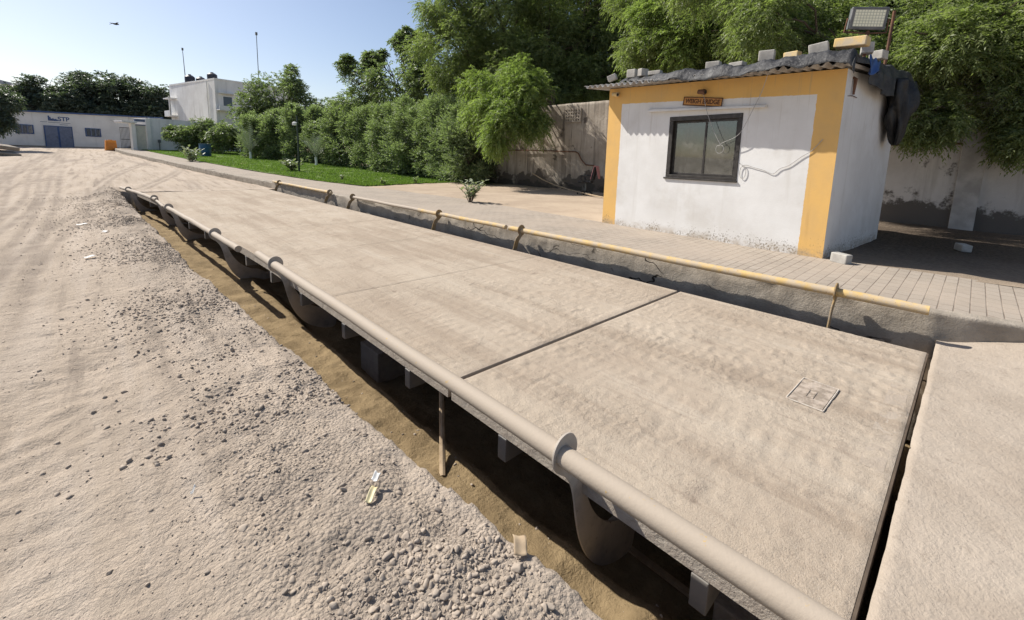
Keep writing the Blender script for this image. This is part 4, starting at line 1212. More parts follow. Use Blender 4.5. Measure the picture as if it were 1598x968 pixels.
c1 = t.mix(t.ramp(low, 0.62, 0.68), c1, (0.12, 0.10, 0.082))
low2 = t.math('ADD', t.ramp(s[2], 0.3, 0.75, 0.35, 0.0), t.noise(2.3, 4, 0.6, p))
c1 = t.mix(t.ramp(low2, 0.70, 0.76, 0, 0.7), c1, (0.05, 0.045, 0.037))
M['wallA'] = t.finish(c1, 0.93, t.bump(t.math('ADD', t.noise(7, 6, 0.7, p), t.math('MULTIPLY', t.noise(50, 4, 0.7, p), 0.4)), 0.6, 0.03), spec=0.15)
t = NT('grey_wall_plaster'); p = t.geo(); s = t.sep(p)
c1 = t.mix(t.ramp(t.noise(0.9, 6, 0.65, p), 0.36, 0.64), (0.62, 0.595, 0.56), (0.52, 0.495, 0.465))
c1 = t.mix(t.ramp(t.noise(1.0, 5, 0.65, t.scaled((3.5, 3.5, 0.3), p)), 0.52, 0.72, 0, 0.6), c1, (0.36, 0.335, 0.305))
low = t.math('ADD', t.ramp(s[2], 0.35, 1.2, 0.30, 0.0), t.noise(1.7, 6, 0.7, p))
c1 = t.mix(t.ramp(low, 0.60, 0.70), c1, (0.13, 0.117, 0.103))
M['wallB'] = t.finish(c1, 0.93, t.bump(t.noise(9, 6, 0.7, p), 0.5, 0.02), spec=0.15)
for i, (a, b) in enumerate(zip(WALL[:-1], WALL[1:])):
    wall_seg(a, b, M['wallA'] if i < 3 else M['wallB'], 'wall_panel')
# pilasters and the dark rail on the right part
def on_wall(y):
    yy = [q[1] for q in WALL][::-1]; xx = [q[0] for q in WALL][::-1]
    return float(np.interp(y, yy, xx))
M['pil'] = simple('cement_pilaster', (0.50, 0.48, 0.45), (0.36, 0.34, 0.315), 3, 0.9, 0.3)
for y in (0.12, -3.4, 3.6):
    m = MB(); x = on_wall(y); m.box((x - 0.09, y - 0.19, 0.2), (x + 0.05, y + 0.19, 3.5)); wl(m.build('pilaster', M['pil'], bevel=0.012))
m = MB(); m.tube([(on_wall(q) - 0.05, q, 2.05 + 0.01 * math.sin(q * 3)) for q in np.linspace(2.8, -4.5, 16)], 0.022, 8)
tag(m.build('conduit', M['rust'], smooth=True), 'dark horizontal pipe along the grey wall right of the cabin', 'pipe')
# ventilator grille
m = MB(); x = on_wall(11.6) - 0.05; y0, y1, z0, z1 = 11.22, 11.98, 3.02, 3.52
for i in range(7): yq = y0 + (y1 - y0) * i / 6; m.box((x, yq - 0.03, z0), (x + 0.06, yq + 0.03, z1))
for j in range(5): zq = z0 + (z1 - z0) * j / 4; m.box((x + 0.002, y0 - 0.028, zq - 0.028), (x + 0.058, y1 + 0.028, zq + 0.028))
g = m.build('ventilator_grille', M['wallA']); wl(g)
m = MB(); m.box((x + 0.0585, y0, z0), (x + 0.075, y1, z1)); wl(m.build('ventilator_opening', M['black']))
# water pipe along the wall
pth = [(on_wall(q) - 0.07, q, 1.83 + 0.02 * math.sin(q)) for q in np.linspace(15.6, 11.35, 12)] + [(on_wall(11.3) - 0.07, 11.2, 1.75), (on_wall(11) - 0.07, 11.05, 1.5), (on_wall(11) - 0.08, 10.8, 1.30), (on_wall(10.6) - 0.08, 10.4, 1.28)]
m = MB(); m.tube(pth, 0.024, 8)
tag(m.build('water_pipe', M['rust'], smooth=True), 'brown water pipe running along the stained wall left of the cabin', 'pipe')
# long pale hose leaning on the wall behind the chair
hp = [(13.75, 13.3, 0.86), (13.5, 12.4, 0.62), (13.25, 11.5, 0.46), (12.95, 10.5, 0.36), (12.5, 9.4, 0.31), (12.0, 8.3, 0.29)]
m = MB(); m.tube(hp, 0.024, 8)
tag(m.build('bamboo_pole', M['wood'], smooth=True), 'long pale pole sloping down from the wall past the pink chair', 'pole')

# office chair with a pink cloth
ch = empty('office_chair', (12.9, 9.75, 0.25), math.radians(205)); tag(ch, 'worn black office chair standing by the wall left of the cabin', 'chair')
m = MB(); m.box((-0.24, -0.24, 0.42), (0.24, 0.24, 0.50)); m.build('seat', M['black'], ch, bevel=0.03, seg=3)
m = MB(); m.add([(-0.22, 0.22, 0.52), (0.22, 0.22, 0.52), (0.22, 0.29, 0.52), (-0.22, 0.29, 0.52), (-0.20, 0.32, 1.02), (0.20, 0.32, 1.02), (0.20, 0.38, 1.02), (-0.20, 0.38, 1.02)], [(0, 3, 2, 1), (4, 5, 6, 7), (0, 1, 5, 4), (1, 2, 6, 5), (2, 3, 7, 6), (3, 0, 4, 7)])
m.build('backrest', M['black'], ch, bevel=0.025, seg=3)
for sx in (-1, 1):
    m = MB(); m.tube([(sx * 0.25, -0.02, 0.45), (sx * 0.30, -0.10, 0.56), (sx * 0.30, -0.12, 0.66)], 0.018, 8); m.cbox((sx * 0.30, -0.02, 0.68), (0.06, 0.27, 0.035)); m.build('armrest', M['black'], ch, bevel=0.006)
m = MB(); m.tube([(0, 0, 0.10), (0, 0, 0.42)], 0.028, 10); m.build('gas_column', M['greypole'], ch, smooth=True)
for k in range(5):
    a = k * 2 * math.pi / 5; m = MB(); m.tube([(0, 0, 0.12), (0.28 * math.cos(a), 0.28 * math.sin(a), 0.075)], [0.025, 0.016], 8); m.build('leg', M['black'], ch, smooth=True)
    m = MB(); m.tube([(0.28 * math.cos(a), 0.28 * math.sin(a) - 0.02, 0.03), (0.28 * math.cos(a), 0.28 * math.sin(a) + 0.02, 0.03)], 0.03, 12); m.build('castor', M['black'], ch, smooth=True)
P = np.zeros((40, 22, 3))
for j in range(40):
    v = j / 39
    for i in range(22):
        u = i / 21
        fold = 0.018 * math.sin(u * 17 + v * 3)
        if v < 0.5: q = (0.235 - 0.0 , 0.0, 0); yy = 0.205 + v * 0.22 - 0.01; zz = 0.56 + v * 0.96
        else: yy = 0.315 + (v - 0.5) * 0.20 + 0.02; zz = 1.04 - (v - 0.5) * 0.9
        yy += -fold if v < 0.5 else fold
        P[j, i] = (-0.21 + 0.44 * u, yy + (0.0 if v < 0.5 else 0.05), zz + 0.015 * math.sin(u * 9))
o = solid_sheet('cloth', P, 0.006, simple('faded_pink_cloth', (0.40, 0.20, 0.20), (0.30, 0.14, 0.15), 7, 0.9, 0.3))
o.location = ch.location; o.rotation_euler = ch.rotation_euler; tag(o, 'faded pink cloth draped over the back of the office chair', 'cloth')

# ------------------------------------------------------------------ far buildings
def frame_at(o, e):
    e = Vector((e[0], e[1], 0)).normalized()
    return Matrix(((e.x, -e.y, 0, o[0]), (e.y, e.x, 0, o[1]), (0, 0, 1, o[2]), (0, 0, 0, 1)))
def framed_empty(name, o, e):
    r = empty(name, o, math.atan2(e[1], e[0])); return r
# local frame: x along the facade (to the right in the photo), -y towards the camera
def wall_mat(name, c1, c2, c3):
    t = NT(name); p = t.geo()
    c = t.mix(t.ramp(t.noise(0.8, 5, 0.6, p), 0.36, 0.66), c1, c2)
    c = t.mix(t.ramp(t.noise(1.0, 5, 0.65, t.scaled((1.6, 1.6, 0.16), p)), 0.54, 0.74, 0, 0.7), c, c3)
    return t.finish(c, 0.9, t.bump(t.noise(12, 4, 0.6, p), 0.3, 0.01), spec=0.15)
M['farwhite'] = wall_mat('far_white_wall', (0.74, 0.73, 0.71), (0.66, 0.65, 0.63), (0.50, 0.48, 0.45))
M['farwhite2'] = wall_mat('streaked_white_wall', (0.80, 0.785, 0.75), (0.72, 0.70, 0.66), (0.42, 0.40, 0.365))

ob = framed_empty('office_building', (-3.65, 66.4, 1.20), (.903, .43))
tag(ob, 'long low white office building with blue doors at the end of the road', 'building')
m = MB(); m.add([(-3.4, 0, -0.4), (11.0, 0, -0.4), (11.0, 9, -0.4), (-3.4, 9, -0.4), (-3.4, 0, 3.42), (11.0, 0, 3.95), (11.0, 9, 3.95), (-3.4, 9, 3.42)], [(0, 3, 2, 1), (4, 5, 6, 7), (0, 1, 5, 4), (1, 2, 6, 5), (2, 3, 7, 6), (3, 0, 4, 7)])
m.build('wall', M['farwhite'], ob)
m = MB(); m.add([(-3.6, -0.25, 3.43), (11.2, -0.25, 3.96), (11.2, 9.2, 3.96), (-3.6, 9.2, 3.43), (-3.6, -0.25, 3.56), (11.2, -0.25, 4.09), (11.2, 9.2, 4.3), (-3.6, 9.2, 3.8)], [(0, 3, 2, 1), (4, 5, 6, 7), (0, 1, 5, 4), (1, 2, 6, 5), (2, 3, 7, 6), (3, 0, 4, 7)])
m.build('roof', M['blue'], ob)
m = MB(); m.box((-3.4, -0.06, -0.4), (11.0, -0.003, 0.20)); m.build('plinth', M['kerb'], ob)
for a, b in ((0.04, 1.02), (1.16, 2.18)):
    m = MB(); m.box((a, -0.10, 0.06), (b, -0.062, 2.20)); d = m.build('door', M['bluegrey'], ob)
    m = MB(); m.box((a - 0.06, -0.12, 0.05), (a, -0.061, 2.27)); m.box((b, -0.12, 0.05), (b + 0.06, -0.061, 2.27)); m.box((a, -0.12, 2.201), (b, -0.061, 2.27)); m.build('door_frame', M['blue'], d)
    m = MB(); m.tube([(b - 0.1, -0.14, 1.0), (b - 0.1, -0.14, 1.2)], 0.02, 6); m.build('handle', M['greypole'], d)
t = NT('far_dark_glass'); M['fglass'] = t.finish((0.035, 0.05, 0.075), 0.15, None, spec=0.6)
for a, b in ((-2.08, -0.78), (3.36, 4.74)):
    m = MB()
    for r in ((a, 1.33, b, 1.41), (a, 2.17, b, 2.25), (a, 1.41, a + 0.08, 2.17), (b - 0.08, 1.41, b, 2.17)): m.box((r[0], -0.08, r[1]), (r[2], -0.002, r[3]))
    fr = m.build('window', M['blue'], ob)
    for k in range(3):
        x0 = a + 0.08 + (b - a - 0.16) * k / 3; x1 = a + 0.08 + (b - a - 0.16) * (k + 1) / 3
        m = MB(); m.box((x0 + 0.05, -0.04, 1.415), (x1 - 0.05, -0.012, 2.165)); m.build('window_pane', M['fglass'], fr)
        if k: m = MB(); m.box((x0 - 0.05, -0.075, 1.412), (x0 + 0.05, -0.01, 2.168)); m.build('mullion', M['bluegrey'], fr)
OBM = frame_at((-3.65, 66.4, 1.20), (.903, .43))
def facade_text(body, x, z, size, mat, name):
    o = text_mesh(body, name, mat, size, 0.01, ob, 0.012)
    o.location = (x, -0.012, z); o.rotation_euler = (math.radians(90), 0, 0)
    return o
facade_text('STP', 1.66, 3.00, 0.60, M['blue'], 'lettering')
m = MB(); xs_ = 0.42
for k, (wd, h) in enumerate(((0.13, 0.50), (0.10, 0.38), (0.12, 0.22), (0.10, 0.27), (0.12, 0.19), (0.10, 0.22), (0.10, 0.15))):
    m.box((xs_, -0.022, 2.78), (xs_ + wd - 0.015, -0.002, 2.78 + h)); xs_ += wd
m.build('emblem', M['blue'], ob)
m = MB(); m.box((-0.2, -0.015, 2.615), (0.32, -0.002, 2.66)); m.box((0.4, -0.015, 2.60), (1.36, -0.002, 2.645)); m.box((1.44, -0.015, 2.59), (2.18, -0.002, 2.635)); m.box((1.29, -0.015, 2.41), (1.95, -0.002, 2.46))
m.build('painted_line', M['bluegrey'], ob)
m = MB(); m.tube([(5.86, -0.02, 3.25), (5.86, -0.25, 3.28)], 0.03, 6); m.cbox((5.86, -0.32, 3.26), (0.16, 0.2, 0.10)); m.build('wall_lamp', M['farwhite'], ob)

# gate house: canopy, pillars, door and boundary wall
gt = framed_empty('gate_wall', (3.81, 56.48, 1.02), (.94, .342)); tag(gt, 'white compound wall with a small canopied gateway between the road and the lawn', 'wall')
GE = (.94, .342)
m = MB(); m.box((0.36, 0.05, -0.3), (5.6, 0.30, 3.38)); m.build('wall', M['farwhite'], gt)
m = MB(); m.box((0.0, -0.12, -0.3), (0.355, 2.2, 3.33)); m.build('pillar', M['farwhite2'], gt, bevel=0.02)
m = MB(); m.box((-1.22, -0.12, -0.3), (-0.88, 0.35, 2.75)); m.build('pillar', M['farwhite2'], gt, bevel=0.02)
m = MB(); m.box((-2.0, -0.35, 2.755), (-0.80, 1.2, 2.93)); m.build('canopy', M['farwhite'], gt, bevel=0.02)
m = MB(); m.box((-0.875, 0.10, 0.0), (-0.005, 0.16, 2.55)); d = m.build('door', simple('cream_steel_door', (0.66, 0.62, 0.52), (0.58, 0.55, 0.47), 3, 0.6, 0.1), gt)
m = MB(); m.box((-0.875, 0.02, 2.56), (-0.005, 0.2, 2.68)); m.box((-0.875, 0.05, 2.94), (-0.005, 0.15, 3.18)); m.build('lintel', M['bluegrey'], gt)
m = MB()
for k in range(8): m.tube([(-1.95 + k * 0.1, 0.3, 0.1), (-1.95 + k * 0.1, 0.3, 2.3)], 0.016, 6)
for z in (0.1, 1.2, 2.3): m.box((-1.97, 0.285, z - 0.025), (-1.23, 0.315, z + 0.025))
m.build('grille_gate', M['black'], gt)
m = MB(); m.box((1.35, 0.03, 2.30), (1.75, 0.048, 2.52)); m.build('vent_slot', M['black'], gt)
m = MB(); m.tube([(1.0, -0.05, 0.2), (1.0, -0.05, 1.05)], 0.05, 8); m.cbox((1.0, -0.08, 1.15), (0.22, 0.12, 0.3)); m.build('meter_box', M['greypole'], gt)

# two storey house
hs = framed_empty('two_storey_house', (10.17, 58.9, 1.05), (.985, .17)); tag(hs, 'white two storey house with a flat roof and rain streaked side wall', 'house')
m = MB(); m.add([(0, 0, -0.3), (9, 0, -0.3), (9, 11.5, -0.3), (-0.9, 11.5, -0.3), (0, 0, 8.05), (9, 0, 8.05), (9, 11.5, 8.05), (-0.9, 11.5, 8.05)], [(0, 3, 2, 1), (4, 5, 6, 7), (0, 1, 5, 4), (1, 2, 6, 5), (2, 3, 7, 6), (3, 0, 4, 7)])
m.build('wall', M['farwhite2'], hs)
m = MB()
for r in ((-0.02, -0.03, 9.05, 0.2), (8.8, 0.2, 9.05, 11.3)): m.box((r[0], r[1], 8.051), (r[2], r[3], 8.22))
m.add([(-0.03, 0.201, 8.051), (0.2, 0.201, 8.051), (-0.7, 11.3, 8.051), (-0.93, 11.3, 8.051), (-0.03, 0.201, 8.22), (0.2, 0.201, 8.22), (-0.7, 11.3, 8.22), (-0.93, 11.3, 8.22)], [(0, 3, 2, 1), (4, 5, 6, 7), (0, 1, 5, 4), (1, 2, 6, 5), (2, 3, 7, 6), (3, 0, 4, 7)])
m.build('parapet', M['farwhite2'], hs)
m = MB()
for r in ((0.62, 5.15, 1.75, 5.27), (0.62, 6.33, 1.75, 6.45), (0.62, 5.27, 0.74, 6.33), (1.63, 5.27, 1.75, 6.33)): m.box((r[0], -0.09, r[1]), (r[2], -0.002, r[3]))
wn_ = m.build('window', M['farwhite'], hs)
m = MB(); m.box((0.745, -0.05, 5.275), (1.625, -0.005, 6.325)); m.build('window_pane', M['fglass'], wn_)
m = MB(); m.box((0.35, -0.55, 6.62), (1.95, -0.003, 6.72)); m.build('sunshade', M['farwhite'], hs)
m = MB(); m.box((0.02, -0.9, 4.75), (1.0, -0.003, 4.87)); m.box((0.02, -0.9, 4.871), (1.0, -0.82, 5.25)); m.build('balcony', M['farwhite'], hs)
m = MB(); m.add([(1.0, -0.9, 4.75), (1.0, -0.2, 4.75), (3.6, -0.2, 1.6), (3.6, -0.9, 1.6), (1.0, -0.9, 5.25), (1.0, -0.82, 5.25), (3.6, -0.82, 2.1), (3.6, -0.9, 2.1)], [(0, 1, 2, 3), (0, 3, 7, 4), (4, 7, 6, 5)])
m.build('stair', M['farwhite'], hs)
m = MB(); m.box((-1.6, 9.6, 4.3), (-0.80, 11.5, 4.45)); m.box((-1.6, 9.6, 6.4), (-0.80, 11.6, 6.52)); m.box((-1.6, 9.6, 4.451), (-1.5, 11.5, 5.0)); m.box((-1.58, 9.62, 5.0), (-1.48, 9.72, 6.4)); m.build('side_balcony', M['farwhite'], hs)
m = MB(); m.tube([(-0.18, 1.6, 0), (-0.2, 1.6, 8.0)], 0.05, 8); m.build('drain_pipe', M['farwhite2'], hs)
HM = frame_at((10.17, 58.9, 1.05), (.985, .17))
def tank(x, y, r, h, label, z=8.05):
    m = MB(); m.lathe([(r, 0), (r * 1.02, h * 0.2), (r, h * 0.4), (r * 1.02, h * 0.6), (r, h * 0.8), (r * 0.6, h * 0.95), (r * 0.3, h), (r * 0.3, h * 1.06)], n=20)
    o = m.build('water_tank', M['blacktank'], smooth=True); o.location = HM @ Vector((x, y, z)); tag(o, label, 'water tank', 'roof water tanks')
M['blacktank'] = simple('black_plastic_tank', (0.018, 0.022, 0.035), (0.028, 0.032, 0.045), 3, 0.5, 0.0)
tank(0.35, 8.3, 0.52, 1.25, 'black water tank beside the antenna mast, left of two tanks together')
tank(1.45, 8.1, 0.52, 1.15, 'black water tank on the white house, right of the pair by the mast')
tank(0.75, 2.6, 0.50, 1.05, 'lone black water tank near the front corner of the white house')
def mast(base, top, label):
    m = MB(); m.tube([base, top], [0.05, 0.03], 6); r = m.build('antenna_mast', M['greypole']); tag(r, label, 'mast', 'antenna masts')
    m = MB(); m.cbox((top[0], top[1], top[2]), (0.18, 0.18, 0.28)); m.build('antenna_head', M['greypole'], r)
mast(tuple(HM @ Vector((0.1, 8.9, 8.05))), tuple(HM @ Vector((0.02, 8.9, 12.3))), 'short thin mast standing on the roof of the white house')
mast((12.9, 52.2, 1.0), (13.08, 52.8, 13.4), 'tall thin antenna mast rising behind the trees right of the white house')
wr = empty('warehouse', (-25, 134, 2)); tag(wr, 'grey gabled shed roof showing at the far left above the trees', 'warehouse')
m = MB(); m.box((-15, -10, 0), (14.3, 12, 10.2)); m.build('wall', M['farwhite'], wr)
m = MB(); m.prism([(-16, 10.21), (15, 10.21), (14.8, 10.6), (-0.5, 14.3), (-16, 10.6)], -10.5, 12.5, 'y'); m.build('roof', simple('grey_sheet_roof', (0.36, 0.38, 0.42), (0.30, 0.32, 0.36), 2, 0.6, 0.1), wr)

# ------------------------------------------------------------------ road side things
yb = empty('barrier_box', (1.18, 59.5, rise(59.5)), 0.2); tag(yb, 'orange box shaped barrier standing on the road by the kerb end', 'barrier')
m = MB(); m.add([(-0.45, -0.25, 0), (0.45, -0.25, 0), (0.45, 0.25, 0), (-0.45, 0.25, 0), (-0.38, -0.2, 1.02), (0.40, -0.2, 1.02), (0.40, 0.2, 1.02), (-0.38, 0.2, 1.02)], [(0, 3, 2, 1), (4, 5, 6, 7), (0, 1, 5, 4), (1, 2, 6, 5), (2, 3, 7, 6), (3, 0, 4, 7)]); m.build('shell', M['orange'], yb, bevel=0.04, seg=3)
m = MB(); m.box((-0.33, -0.262, 0.25), (0.33, -0.235, 0.75)); m.build('recessed_panel', simple('orange_dark', (0.50, 0.19, 0.04), (0.44, 0.17, 0.04), 5, 0.6, 0.1), yb)
m = MB(); m.cbox((0, 0, 1.045), (0.3, 0.1, 0.05)); m.build('grip', M['orange'], yb, bevel=0.01)
dr = empty('drum', (6.55, 43.5, rise(43.5) + PAVE)); tag(dr, 'blue plastic drum standing on the lawn', 'drum')
m = MB(); m.lathe([(0.36, 0), (0.40, 0.04), (0.41, 0.3), (0.425, 0.33), (0.41, 0.36), (0.41, 0.62), (0.425, 0.65), (0.41, 0.68), (0.40, 0.97), (0.37, 1.0), (0.33, 1.0), (0.33, 0.95)], n=28); m.build('shell', M['drum'], dr, smooth=True)
m = MB(); m.lathe([(0.42, 0), (0.42, 0.03), (0.40, 0.035)], (0, 0, 0.985), n=28); m.build('rim', simple('drum_rim', (0.06, 0.14, 0.21), (0.05, 0.11, 0.17), 5, 0.5, 0.0), dr, smooth=True)
gp = empty('garden_lamp', (8.12, 25.74, rise(25.74) + PAVE)); tag(gp, 'slim dark green lamp post with a small white lamp on the lawn', 'lamp post')
m = MB(); m.tube([(0, 0, -0.1), (0.01, 0, 1.5), (0.0, 0, 3.02)], [0.055, 0.05, 0.045], 10); m.build('post', M['greenpole'], gp, smooth=True)
m = MB(); m.tube([(0, 0, 2.55), (-0.10, -0.04, 2.58)], 0.02, 8); m.build('lamp_arm', M['greenpole'], gp)
m = MB(); m.lathe([(0.03, 0), (0.11, 0.03), (0.12, 0.16), (0.05, 0.2)], (-0.15, -0.06, 2.48), n=14); m.build('lamp_head', M['whitecool'], gp, smooth=True)
for i, (x, y, sx, sy, sz, rx, rz, lab) in enumerate(((-4.7, 45.2, 1.8, 1.0, 0.28, 0.18, 0.5, 'lower broken concrete slab of the rubble at the left road edge'), (-4.6, 45.6, 1.5, 0.9, 0.26, 0.22, 0.8, 'upper broken concrete slab leaning on the rubble at the left road edge'), (-5.6, 44.2, 1.3, 0.9, 0.35, -0.1, 0.1, 'squat broken slab nearest the picture edge in the rubble'))):
    k = MB(); k.cbox((0, 0, 0), (sx, sy, sz)); o = k.build('broken_slab', M['kerb'], bevel=0.05); o.location = (x, y, rise(y) + 0.16 + 0.42 * (i == 1)); o.rotation_euler = (rx, 0.12, rz); tag(o, lab, 'slab', 'rubble at the left road edge')

# litter
def scrap(x, y, w_, h_, rz, mat, label, z=None, curl=0.02, name='paper_scrap', cat='litter'):
    P = np.zeros((8, 10, 3))
    for j in range(8):
        for i in range(10):
            a, b = i / 9 - 0.5, j / 7 - 0.5
            P[j, i] = (a * w_, b * h_, curl * (math.sin(a * 5 + rz) + 1) * 0.5 + curl * 0.6 * abs(b))
    o = solid_sheet(name, P, 0.0012, mat); o.location = (x, y, (ground_z(x, y) if z is None else z) + 0.012); o.rotation_euler = (0.1, 0.05, rz); tag(o, label, cat)
M['paper'] = simple('white_paper', (0.74, 0.73, 0.70), (0.62, 0.60, 0.56), 20, 0.8, 0.1)
M['yel'] = simple('cream_packet', (0.60, 0.52, 0.30), (0.52, 0.45, 0.27), 20, 0.5, 0.1)
scrap(0.745, 1.615, 0.085, 0.028, 0.75, M['yel'], 'narrow cream coloured wrapper lying on the gravel near the pit')
scrap(0.79, 1.665, 0.032, 0.03, 0.4, M['paper'], 'tiny white paper piece touching the cream wrapper', None, 0.025)
scrap(0.19, 2.17, 0.02, 0.013, 0.2, M['paper'], 'small white scrap on the gravel in the left foreground', None, 0.03)
scrap(-0.17, 8.1, 0.11, 0.06, 0.2, M['paper'], 'flat white paper scrap on the dirt left of the gravel bank')
scrap(0.02, 10.2, 0.14, 0.06, 1.2, M['paper'], 'white strip of paper on the gravel bank, farthest from the camera')
scrap(-0.3, 11.6, 0.15, 0.08, 0.0, M['paper'], 'pale plastic scrap on the wheel ruts beside the far gravel bank')
scrap(1.055, 1.02, 0.085, 0.05, 0.9, M['wood'], 'torn brown cardboard piece at the pit edge', None, 0.02, 'cardboard_scrap')

# bird
bd_ = empty('bird', (1.45, 35.0, 8.45), 0.5); tag(bd_, 'small dark bird gliding in the clear sky', 'bird')
prof = [(-0.20, 0.006), (-0.14, 0.02), (-0.05, 0.048), (0.04, 0.05), (0.10, 0.03), (0.13, 0.032), (0.16, 0.02), (0.19, 0.003)]
m = MB(); m.tube([(a, 0, 0.02 * math.sin(a * 5)) for a, r in prof], [r for a, r in prof], 10)
for s in (-1, 1):
    W_ = [(0.06, 0.03 * s, 0.01), (-0.07, 0.03 * s, 0.01), (-0.03, 0.20 * s, 0.075), (0.05, 0.20 * s, 0.08), (-0.10, 0.36 * s, -0.01), (-0.07, 0.36 * s, -0.005)]
    m.add(W_ + [(p[0], p[1], p[2] - 0.008) for p in W_], [(0, 1, 2, 3), (3, 2, 4, 5), (6, 9, 8, 7), (9, 11, 10, 8), (0, 3, 9, 6), (3, 5, 11, 9), (1, 7, 8, 2), (2, 8, 10, 4), (4, 10, 11, 5)])
m.add([(-0.17, 0.01, 0), (-0.17, -0.01, 0), (-0.28, -0.04, 0), (-0.28, 0.04, 0), (-0.17, 0.01, 0.006), (-0.17, -0.01, 0.006), (-0.28, -0.04, 0.006), (-0.28, 0.04, 0.006)], [(0, 1, 2, 3), (7, 6, 5, 4), (0, 4, 5, 1), (2, 6, 7, 3)])
m.build('body', simple('dark_plumage', (0.03, 0.028, 0.027), (0.045, 0.04, 0.038), 8, 0.8, 0.0), bd_, smooth=True)

# ------------------------------------------------------------------ vegetation
def leaf_mesh(name, blobs, mat, parent, seed, n_sub=16, n_spray=40, K=9, L=0.13, W=0.045, rach=0.30, droop=0.35, up=0.0, subr=0.36, flat=0.0, smin=0.35):
    r = np.random.default_rng(seed)
    PTS, DIR = [], []
    for (c, rad, dens) in blobs:
        c = np.array(c); rad = np.array(rad if hasattr(rad, '__len__') else (rad, rad, rad), float)
        k = max(3, int(n_sub * dens))
        d = r.normal(size=(k, 3)); d /= np.linalg.norm(d, axis=1, keepdims=True)
        q = d * (smin + (1.0 - smin) * r.random((k, 1)) ** 0.6)
        sc = c + q * rad * 0.86
        rs = subr * rad.mean() * (0.6 + 0.7 * r.random(k))
        m_ = n_spray
        dd = r.normal(size=(k, m_, 3)); dd /= np.linalg.norm(dd, axis=2, keepdims=True)
        pp = sc[:, None, :] + dd * (rs[:, None, None] * r.random((k, m_, 1)) ** 0.45) * np.array([1, 1, 0.75])
        out = (pp - c) / rad; out /= (np.linalg.norm(out, axis=2, keepdims=True) + 1e-6)
        di = 0.55 * out + 0.55 * dd + 0.45 * r.normal(size=pp.shape) * 0.8
        di[..., 2] += up
        di /= np.linalg.norm(di, axis=2, keepdims=True)
        PTS.append(pp.reshape(-1, 3)); DIR.append(di.reshape(-1, 3))
    P = np.concatenate(PTS); D_ = np.concatenate(DIR); n = len(P)
    t = (np.arange(K) + 0.6) / K
    rl = rach * (0.7 + 0.6 * r.random(n))
    side = np.cross(D_, np.array([0, 0, 1.0])); side /= (np.linalg.norm(side, axis=1, keepdims=True) + 1e-6)
    b = P[:, None, :] + D_[:, None, :] * (t[None, :, None] * rl[:, None, None])
    b[..., 2] -= droop * (t[None, :] ** 2) * rl[:, None]
    sg_ = np.where(np.arange(K) % 2 == 0, 1.0, -1.0)
    ld = 0.75 * side[:, None, :] * sg_[None, :, None] + 0.65 * D_[:, None, :] + 0.28 * r.normal(size=b.shape)
    ld[..., 2] -= droop * 1.1 * (0.4 + t[None, :])
    ld /= np.linalg.norm(ld, axis=2, keepdims=True)
    nr = r.normal(size=b.shape) * 0.7 + np.array([0, 0, 1.0])
    wv = np.cross(ld, nr); wv /= (np.linalg.norm(wv, axis=2, keepdims=True) + 1e-6)
    ll = L * (0.7 + 0.6 * r.random(b.shape[:2]))[..., None]; ww = W * (0.75 + 0.5 * r.random(b.shape[:2]))[..., None]
    v0 = b; v2 = b + ld * ll; mid_ = b + ld * ll * 0.42; mid_[..., 2] += 0.10 * L
    v1 = mid_ + wv * ww * 0.5; v3 = mid_ - wv * ww * 0.5
    V = np.stack([v0, v1, v2, v3], 2).reshape(-1, 3)
    F = np.arange(len(V)).reshape(-1, 4)
    tint = np.clip(np.repeat(r.random(n), K) * 0.65 + 0.35 * r.random(n * K), 0, 1)
    o = np_mesh(name, V, F, mat, attrs={'tint': np.repeat(tint, 4)})
    if parent is not None:
        o.parent = parent; o.matrix_parent_inverse = Matrix.Translation(parent.location).inverted()
    return o

def away(bl, k):
    """the same crown further back and larger in proportion"""
    out = []
    for c, r, d in bl:
        out.append(((c[0] * k, c[1] * k, 1.5 + (c[2] - 1.5) * k), r * k if not hasattr(r, '__len__') else tuple(q * k for q in r), d))
    return out

def limb_path(a, b, sag, rnd):
    a = Vector(a); b = Vector(b); n = 7; out = []
    for i in range(n + 1):
        t_ = i / n
        p = a.lerp(b, t_); p.z += sag * math.sin(math.pi * t_)
        p += Vector((rnd.uniform(-1, 1), rnd.uniform(-1, 1), rnd.uniform(-1, 1))) * 0.05 * (b - a).length * math.sin(math.pi * t_)
        out.append(p)
    return out

